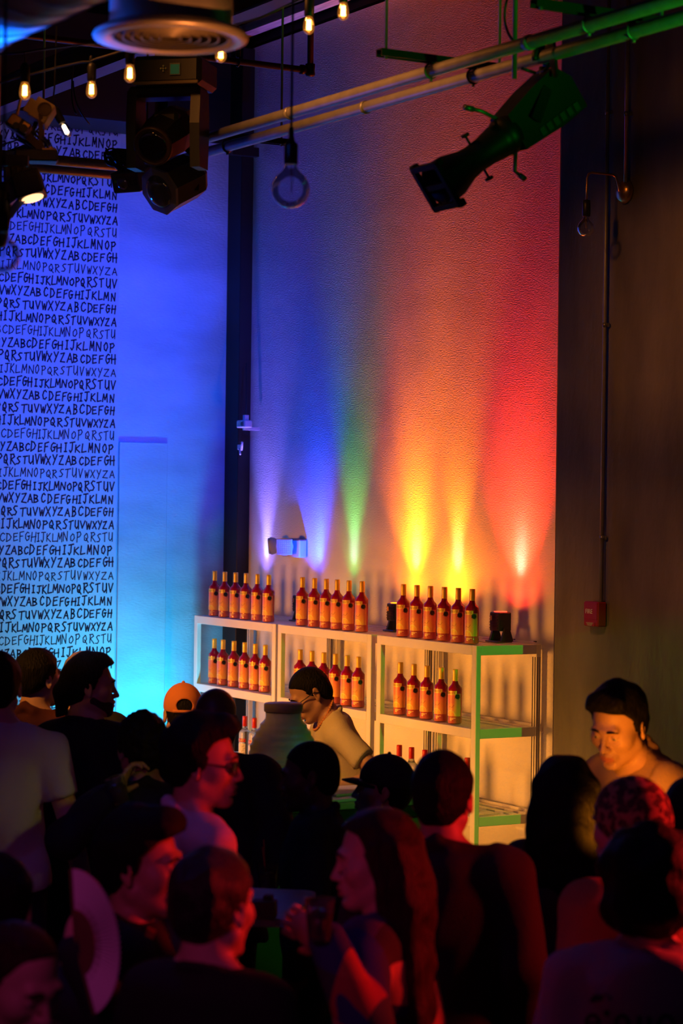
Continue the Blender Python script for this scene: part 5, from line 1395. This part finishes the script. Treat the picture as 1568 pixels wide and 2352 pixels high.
pC = person('tall man in black t-shirt with tied-back hair, profile against the cyan wall', (203, 1508), 9.25, 62, head=(-52, 2, 0), skin='light', top='tee', topm=BLACKC, pantm=NAVYC, fs=.0036, collar='crew', bw=1.06,
            hairspec=lambda H, t, hs: (hair('short', H, HAIRM, t, .014, .003, 70, .082, -.115, tail), beardf(H, t)))
pA = person('man in white t-shirt seen from behind at the left edge', (-4, 1503), 8.45, 86, head=(6, 0, 0), skin='light', top='tee', topm=WHITEC, face=False, bw=1.08, fold=.008, hem=.03,
            arms=(None, ('rel', (-.06, .10, -.28), (.16, .06, -.42))), hairspec=short(.013, .003, 80, nape=-.085))
pE = person('man with dark curly hair raising a cup to his face', (328, 1642), 8.2, 108, head=(8, 0, 0), skin='tan', top='jacket', topm=BLACKC, face=False, collar='fold',
            arms=(('ik', (262, 1822), 8.02, (-.4, 1., -.8)), None), hands=({'curl': .75, 'f': FW0 * .35 + UP0 * .75 + RT0 * .45, 'n': -RT0, 'side': 1}, False), hairspec=short(.016, .007, 120, m_=CURLH, nape=-.07))
pG = person('bald man in a black suit jacket, his broad back to the room', (496, 1582), 8.9, 80, head=(-4, 0, 0), skin='dark', top='coat', topm=BLACKC, face=False, bw=1.22, collar='fold', hs=1.04,
            arms=(None, ('ik', (606, 2030), 8.5, (-.6, -1., -.5))), hands=(False, {'curl': .8, 'f': FW0 * .9 + UP0 * .1, 'n': RT0, 'side': -1}))
pI = person('man with a shaved head in profile facing left, dark jacket', (712, 1704), 8.05, 172, head=(4, 6, 0), skin='dark', top='jacket', topm=NAVYC, collar='fold', hairspec=buzz(line=.065))
pJ = person('person in a black brimmed cap facing left in profile', (893, 1742), 8.75, 176, head=(0, -4, 0), skin='tan', top='coat', topm=BLACKC, collar='fold', hairspec=lambda H, t, hs: (hair('short', H, HAIRM, t, .010, .002, 90, .06, -.11), cap(H, t, CAPB, True, False)))
er = MB(); er.tube([T4(pJ['H'], (-.006, .084, -.045)), T4(pJ['H'], (-.006, .086, -.07)), T4(pJ['H'], (-.004, .085, -.085))], .005, 6); er.build('earring', GOLD, pJ['t'])
pH = person('man in dark-rimmed glasses and pale shirt facing right', (462, 1655), 6.6, 20, head=(-22, 4, 0), hs=1.02, skin='light', top='shirt', topm=PINKC, collar='fold', glasses='clear', fs=.0034, bw=1.05, fold=.006,
            hairspec=lambda H, t, hs: hair('short', H, HAIRM, t, .020, .006, 60, .080, -.075, quiff, temple=.03))
pK = person('big man in a dark coat with his back to the camera', (1016, 1733), 6.6, 76, head=(-4, 0, 0), skin='tan', top='coat', topm=DARKC, face=False, bw=1.22, collar='fold', hs=1.04, hairspec=short(.013, .003, 80, nape=-.07))
pL = person('woman with long dark wavy hair seen from behind by the concrete wall', (1299, 1742), 7.15, 86, skin='tan', top='tee', topm=BROWNC, face=False, bw=.92, hairspec=longhair(HAIRM, .40, .085, .008))
pM = person('man in a tan open-collared jacket looking down, face lit orange', (1412, 1584), 7.6, -150, head=(22, 24, -4), lean=(28, 0), skin='light', top='jacket', topm=TANJ, collar='fold', fs=.0032, open_neck=.25, hs=1.06,
            hairspec=lambda H, t, hs: (hair('short', H, HAIRM, t, .016, .005, 70, .078, -.07, quiff, temple=.034)))
def beanie(H, t, hs):
    q = T4(H, (0, 0, .05)); F = Field(*[np.arange(q[i] - .17, q[i] + .17, .0045) for i in range(3)])
    F.E((-.016, 0, .038), (.112, .093, .105), H); F.E((-.03, 0, .01), (.10, .088, .08), H, .02)
    F.add(lambda x, y, z: f32(-.030) + f32(.55) * x - z, (-1,) * 3, (1,) * 3, H, 0, 'i')
    F.add(lambda x, y, z: f32(.0015) * noise3(x, y, z, 60), (-1,) * 3, (1,) * 3, H, 0, '+')
    np_mesh('beanie', [F.mesh()], LEOP, t)
LEOP = bpy.data.materials.new('leopard_knit'); LEOP.use_nodes = True
nt = LEOP.node_tree; bs_ = nt.nodes['Principled BSDF']; bs_.inputs['Roughness'].default_value = .9
tcn = nt.nodes.new('ShaderNodeTexCoord'); vo = nt.nodes.new('ShaderNodeTexVoronoi'); vo.inputs['Scale'].default_value = 46
ns = nt.nodes.new('ShaderNodeTexNoise'); ns.inputs['Scale'].default_value = 40
nt.links.new(tcn.outputs['Object'], ns.inputs['Vector']); ad = nt.nodes.new('ShaderNodeVectorMath'); ad.operation = 'MULTIPLY_ADD'; ad.inputs[1].default_value = (.03,) * 3
nt.links.new(ns.outputs['Color'], ad.inputs[0]); nt.links.new(tcn.outputs['Object'], ad.inputs[2]); nt.links.new(ad.outputs[0], vo.inputs['Vector'])
crp = nt.nodes.new('ShaderNodeValToRGB'); e_ = crp.color_ramp.elements; e_.new(.3); e_.new(.6)
for el_, (p_, c_) in zip(e_, ((0, (.30, .16, .07)), (.30, (.03, .015, .01)), (.62, (.045, .02, .012)), (.70, (.36, .22, .10)))): el_.position = p_; el_.color = (*c_, 1)
nt.links.new(vo.outputs['Distance'], crp.inputs[0])
mlt = nt.nodes.new('ShaderNodeMath'); mlt.operation = 'MULTIPLY'; mlt.inputs[1].default_value = 1.15
nt.links.new(vo.outputs['Distance'], mlt.inputs[0]); nt.links.new(mlt.outputs[0], crp.inputs[0]); nt.links.new(crp.outputs[0], bs_.inputs['Base Color'])
pN = person('person in a leopard-print beanie and rust-coloured hooded top', (1448, 1798), 6.2, 128, head=(8, 4, 0), skin='light', top='jacket', topm=RUSTC, face=True, collar='hood', fold=.010, bw=1.12, hairspec=beanie)
pO = person('man with a short faded haircut cut by the right edge', (1588, 1790), 6.75, 74, skin='light', top='tee', topm=BLACKC, face=False, hairspec=short(.010, .001, 80, nape=-.01))
# front row
pT = person('man in black facing right behind the white fan, dark quiff', (318, 1872), 5.9, -4, head=(-8, 2, 0), skin='tan', top='jacket', topm=BLACKC, collar='fold', hs=1.08, hairspec=lambda H, t, hs: (hair('short', H, HAIRM, t, .016, .004, 70, .070, -.075, quiff)))
tg = MB(); 
pQ = person('woman with long brown hair in a bright patchwork jacket', (866, 1866), 5.8, 158, head=(24, 6, 0), skin='light', top='jacket', topm=None or mat('patch_tmp', (.3, .1, .1)), collar='fold', fs=.0034, bw=.95, open_neck=.2,
            arms=(('ik', (748, 2150), 5.50, (-.5, .7, -.9)), None), hands=({'curl': .75, 'f': -RT0 * .75 + FW0 * .5 + UP0 * .2, 'n': -FW0, 'side': 1}, False), hairspec=longhair(BROWNH, .42, .095, .006))
PATCH = bpy.data.materials.new('patchwork_cloth'); PATCH.use_nodes = True
nt = PATCH.node_tree; bs_ = nt.nodes['Principled BSDF']; bs_.inputs['Roughness'].default_value = .9
tcn = nt.nodes.new('ShaderNodeTexCoord'); mpn = nt.nodes.new('ShaderNodeMapping'); mpn.inputs['Scale'].default_value = (9.5, 9.5, 9.5); mpn.inputs['Rotation'].default_value = (0, .25, 0); mpn.inputs['Location'].default_value = (.35, .2, .4)
nt.links.new(tcn.outputs['Object'], mpn.inputs[0]); flo = nt.nodes.new('ShaderNodeVectorMath'); flo.operation = 'FLOOR'; nt.links.new(mpn.outputs[0], flo.inputs[0])
wn = nt.nodes.new('ShaderNodeTexWhiteNoise'); nt.links.new(flo.outputs[0], wn.inputs['Vector'])
crp = nt.nodes.new('ShaderNodeValToRGB'); crp.color_ramp.interpolation = 'CONSTANT'; e_ = crp.color_ramp.elements
cols = [(.42, .10, .06), (.02, .03, .16), (.50, .28, .20), (.02, .02, .025), (.36, .05, .05), (.10, .06, .22), (.45, .36, .30), (.03, .05, .06)]
while len(e_) < len(cols): e_.new(.5)
for i_, (el_, c_) in enumerate(zip(e_, cols)): el_.position = i_ / len(cols); el_.color = (*c_, 1)
nt.links.new(wn.outputs['Value'], crp.inputs[0])
wv = nt.nodes.new('ShaderNodeTexWave'); wv.inputs['Scale'].default_value = 5.5; wv.inputs['Distortion'].default_value = 1.; nt.links.new(mpn.outputs[0], wv.inputs['Vector'])
gt = nt.nodes.new('ShaderNodeMath'); gt.operation = 'GREATER_THAN'; gt.inputs[1].default_value = .62; nt.links.new(wn.outputs['Value'], gt.inputs[0])
lt = nt.nodes.new('ShaderNodeMath'); lt.operation = 'LESS_THAN'; lt.inputs[1].default_value = .74; nt.links.new(wn.outputs['Value'], lt.inputs[0])
mu = nt.nodes.new('ShaderNodeMath'); mu.operation = 'MULTIPLY'; nt.links.new(gt.outputs[0], mu.inputs[0]); nt.links.new(lt.outputs[0], mu.inputs[1])
st_ = nt.nodes.new('ShaderNodeMath'); st_.operation = 'GREATER_THAN'; st_.inputs[1].default_value = .5; nt.links.new(wv.outputs['Fac'], st_.inputs[0])
m2 = nt.nodes.new('ShaderNodeMath'); m2.operation = 'MULTIPLY'; nt.links.new(mu.outputs[0], m2.inputs[0]); nt.links.new(st_.outputs[0], m2.inputs[1])
mxn = nt.nodes.new('ShaderNodeMix'); mxn.data_type = 'RGBA'; mxn.inputs[7].default_value = (.04, .02, .02, 1)
nt.links.new(m2.outputs[0], mxn.inputs[0]); nt.links.new(crp.outputs[0], mxn.inputs[6]); nt.links.new(mxn.outputs[2], bs_.inputs['Base Color'])
pQ['top'].data.materials[0] = PATCH
pP = person('person with a mass of dark curls and pale hoodie, back to camera', (1490, 1930), 5.4, 86, head=(-4, 2, 0), skin='light', top='jacket', topm=HOODC, face=False, collar='hood', fold=.008, bw=1.12,
            hairspec=lambda H, t, hs: hair('afro', H, CURLH, t, .030, .012, 55, .08, -.3, afro, step=.0055))
er = MB(); er.tube([T4(pP['H'], (-.02, -.098, -.055)), T4(pP['H'], (-.02, -.102, -.085)), T4(pP['H'], (-.022, -.098, -.115))], .0075, 8); er.build('earring', GOLD, pP['t'])
pS = person('man in black with red-lit neck, back to camera, at front centre', (486, 1957), 5.2, 62, head=(-6, 2, 0), skin='light', top='tee', topm=BLACKC, face=False, bw=1.1, hs=1.03, collar='crew', hairspec=short(.014, .004, 70, nape=-.085, m_=mat('brown_black_hair', (.009, .006, .005), .5, bump=1., bscale=160, var=.4, vscale=60, stretch=(1, 1, .25))))
pV = person('person in navy with dark hair holding the fan, cut by the left edge', (-8, 1972), 5.65, 84, skin='light', top='jacket', topm=NAVYC, face=False, collar='fold',
            arms=(None, ('ik', (170, 2178), 5.45, (-.2, -1., -1.))), hands=(False, {'curl': .9, 'f': RT0 * .3 + FW0 * .3 + UP0 * .8, 'n': RT0 * .3 - FW0 * .8, 'side': -1}), hairspec=short(.016, .004, 80, nape=-.09))
pU = person('person in the near left corner with magenta-lit forehead looking down', (62, 2132), 4.75, -34, head=(-6, 20, 0), skin='light', top='jacket', topm=BLACKC, collar='fold', hairspec=short(.004, .001, 60, line=.092, m_=BROWNH), fs=.0036)

# folding fan
ap = P(176, 2166, 5.42); t = thing('hand_fan', 'open white folding fan glowing purple, held upright in the dark', 'hand fan', ap)
ux = RT0 * .66 - FW0 * .75; ux /= np.linalg.norm(ux); uz = UP0; un = np.cross(ux, uz)
R0, R1 = .080, .176; a0, a1 = rad(97), rad(-62); n = 40
vs = []; fs_ = []
for i in range(n * 2 + 1):
    a = a0 + (a1 - a0) * i / (2 * n)
    for r_ in (R0, R1): vs.append((ux * math.cos(a) + uz * math.sin(a)) * r_ + un * (.0035 if i % 2 else -.0035) * (r_ / R1))
for i in range(2 * n): fs_.append((2 * i, 2 * i + 1, 2 * i + 3, 2 * i + 2))
k = len(vs); vs += [v_ + un * .0008 for v_ in vs]; fs_ += [tuple(x + k for x in f[::-1]) for f in fs_]
MB()._add(vs, fs_).build('leaf', mat('fan_paper', (.70, .66, .70), .7), t)
rb = MB()
for i in range(0, n + 1):
    a = a0 + (a1 - a0) * i / n; d_ = ux * math.cos(a) + uz * math.sin(a)
    rb.box(d_ * .05 + un * -.0005 * (i % 3), (.10, .0045, .0012), rot=frame((0, 0, 0), d_, un)[:3, :3])
rb.build('sticks', mat('fan_wood', (.20, .10, .06), .5), t)
for a in (a0 + .01, a1 - .01):
    d_ = ux * math.cos(a) + uz * math.sin(a); MB().box(d_ * .086 + un * .004, (.18, .010, .002), rot=frame((0, 0, 0), d_, un)[:3, :3]).build('guard_stick', mat('fan_wood', (1, 1, 1)), t)

# prints on clothing, wrapped onto the cloth
from mathutils.bvhtree import BVHTree
def decal(pr_, name, mt, polys, lift=.002):
    ob = pr_['top']; me = ob.data; bv = BVHTree.FromPolygons([v_.co for v_ in me.vertices], [p.vertices for p in me.polygons])
    Rl = Rz(-pr_['psi']); o_ = Rl @ (CAM - pr_['loc']); mbd = MB()
    for poly in polys:
        pts = []
        for (a, b) in poly:
            d_ = Rl @ ray(a, b); d_ = d_ / np.linalg.norm(d_); h = bv.ray_cast(Vector(o_), Vector(d_))
            if h[0] is None: pts = None; break
            pts.append(np.array(h[0]) + np.array(h[1]) * lift)
        if pts: mbd._add(pts, [list(range(len(pts)))])
    return mbd.build(name, mt, ob) if mbd.f else None
def seg(p, q, wd, n=4):
    p, q = np.array(p, float), np.array(q, float); d_ = (q - p) / (np.linalg.norm(q - p) + 1e-9); nn = np.array([-d_[1], d_[0]]) * wd / 2; out = []
    for i in range(n): a = p + (q - p) * i / n - d_ * .3; b = p + (q - p) * (i + 1) / n + d_ * .3; out.append([a + nn, b + nn, b - nn, a - nn])
    return out
def path(pts, wd):
    out = []
    for p, q in zip(pts[:-1], pts[1:]): out += seg(p, q, wd, 2)
    return out
lg = []
for cx_, top, w_, sl in ((162, 1949, 5, 0), (150, 1955, 5, -5), (174, 1955, 5, 5)):
    lf = [(cx_ - sl * .0, 1966), (cx_ - w_ + sl * .4, 1959), (cx_ + sl, top), (cx_ + w_ + sl * .4, 1959)]
    lg.append(lf)
for k in range(3): lg += seg((153 + k, 1964.5 + 2.4 * k), (171 - k, 1964.5 + 2.4 * k), 1.3, 2)
x = 148.
for ch in 'adidas':
    r_ = 1.6; ring = [(x + 1.6 + r_ * math.cos(a), 1976 + r_ * math.sin(a)) for a in np.linspace(0, 6.28, 9)]
    if ch == 'i': lg += seg((x + 1, 1974), (x + 1, 1978), .9, 1); x += 2.6; continue
    if ch == 's': lg += path([(x + 3, 1974.5), (x + .6, 1974.8), (x + 2.8, 1977), (x + .4, 1977.6)], .9); x += 4.4; continue
    lg += path(ring, .9); lg += seg((x + 3.3, 1971.5 if ch == 'd' else 1974.4), (x + 3.3, 1978), .9, 1); x += 5.2
decal(pC, 'emblem', mat('grey_logo', (.20, .15, .14), .6), lg)
bl = []
for (cx_, cy_, a, b) in ((384, 1676, 7.5, 4.8), (391, 1673, 4, 4), (383, 1691, 5, 5), (389, 1684, 2.6, 4)):
    bl.append([(cx_ + a * math.cos(q), cy_ + b * math.sin(q)) for q in np.linspace(0, 6.28, 11)[:-1]])
decal(pF, 'print', mat('white_print', (.75, .68, .58), .6), bl)
tx = []
def arc_(cx_, cy_, rx, ry, a, b, wd=9): return path([(cx_ + rx * math.cos(rad(q)), cy_ - ry * math.sin(rad(q))) for q in np.linspace(a, b, 14)], wd)
tx += arc_(1362, 2350, 15, 19, 0, 320); tx += seg((1347, 2350), (1377, 2350), 6)
tx += [[(1394 + 7 * math.cos(q), 2326 + 8 * math.sin(q)) for q in np.linspace(0, 6.28, 11)[:-1]]]
tx += arc_(1429, 2350, 14, 18, 0, 180); tx += seg((1415, 2344), (1415, 2366), 9); tx += seg((1443, 2348), (1443, 2366), 9)
tx += seg((1468, 2332), (1468, 2366), 10); tx += seg((1490, 2334), (1490, 2366), 10); tx += arc_(1479, 2356, 11, 12, 180, 360)
tx += arc_(1529, 2352, 16, 20, 0, 180); tx += seg((1512, 2346), (1512, 2366), 10); tx += seg((1545, 2350), (1545, 2366), 10)
tx += [[(1353, 2302), (1362, 2286), (1372, 2282), (1378, 2286), (1392, 2282), (1408, 2292), (1404, 2296), (1380, 2297)]]
decal(pP, 'print', INK, tx)
tgp = []
tgp.append([(338, 2130), (357, 2138), (349, 2160), (332, 2152)])
decal(pT, 'badge', mat('red_badge', (.5, .05, .03), .5), tgp, .003)
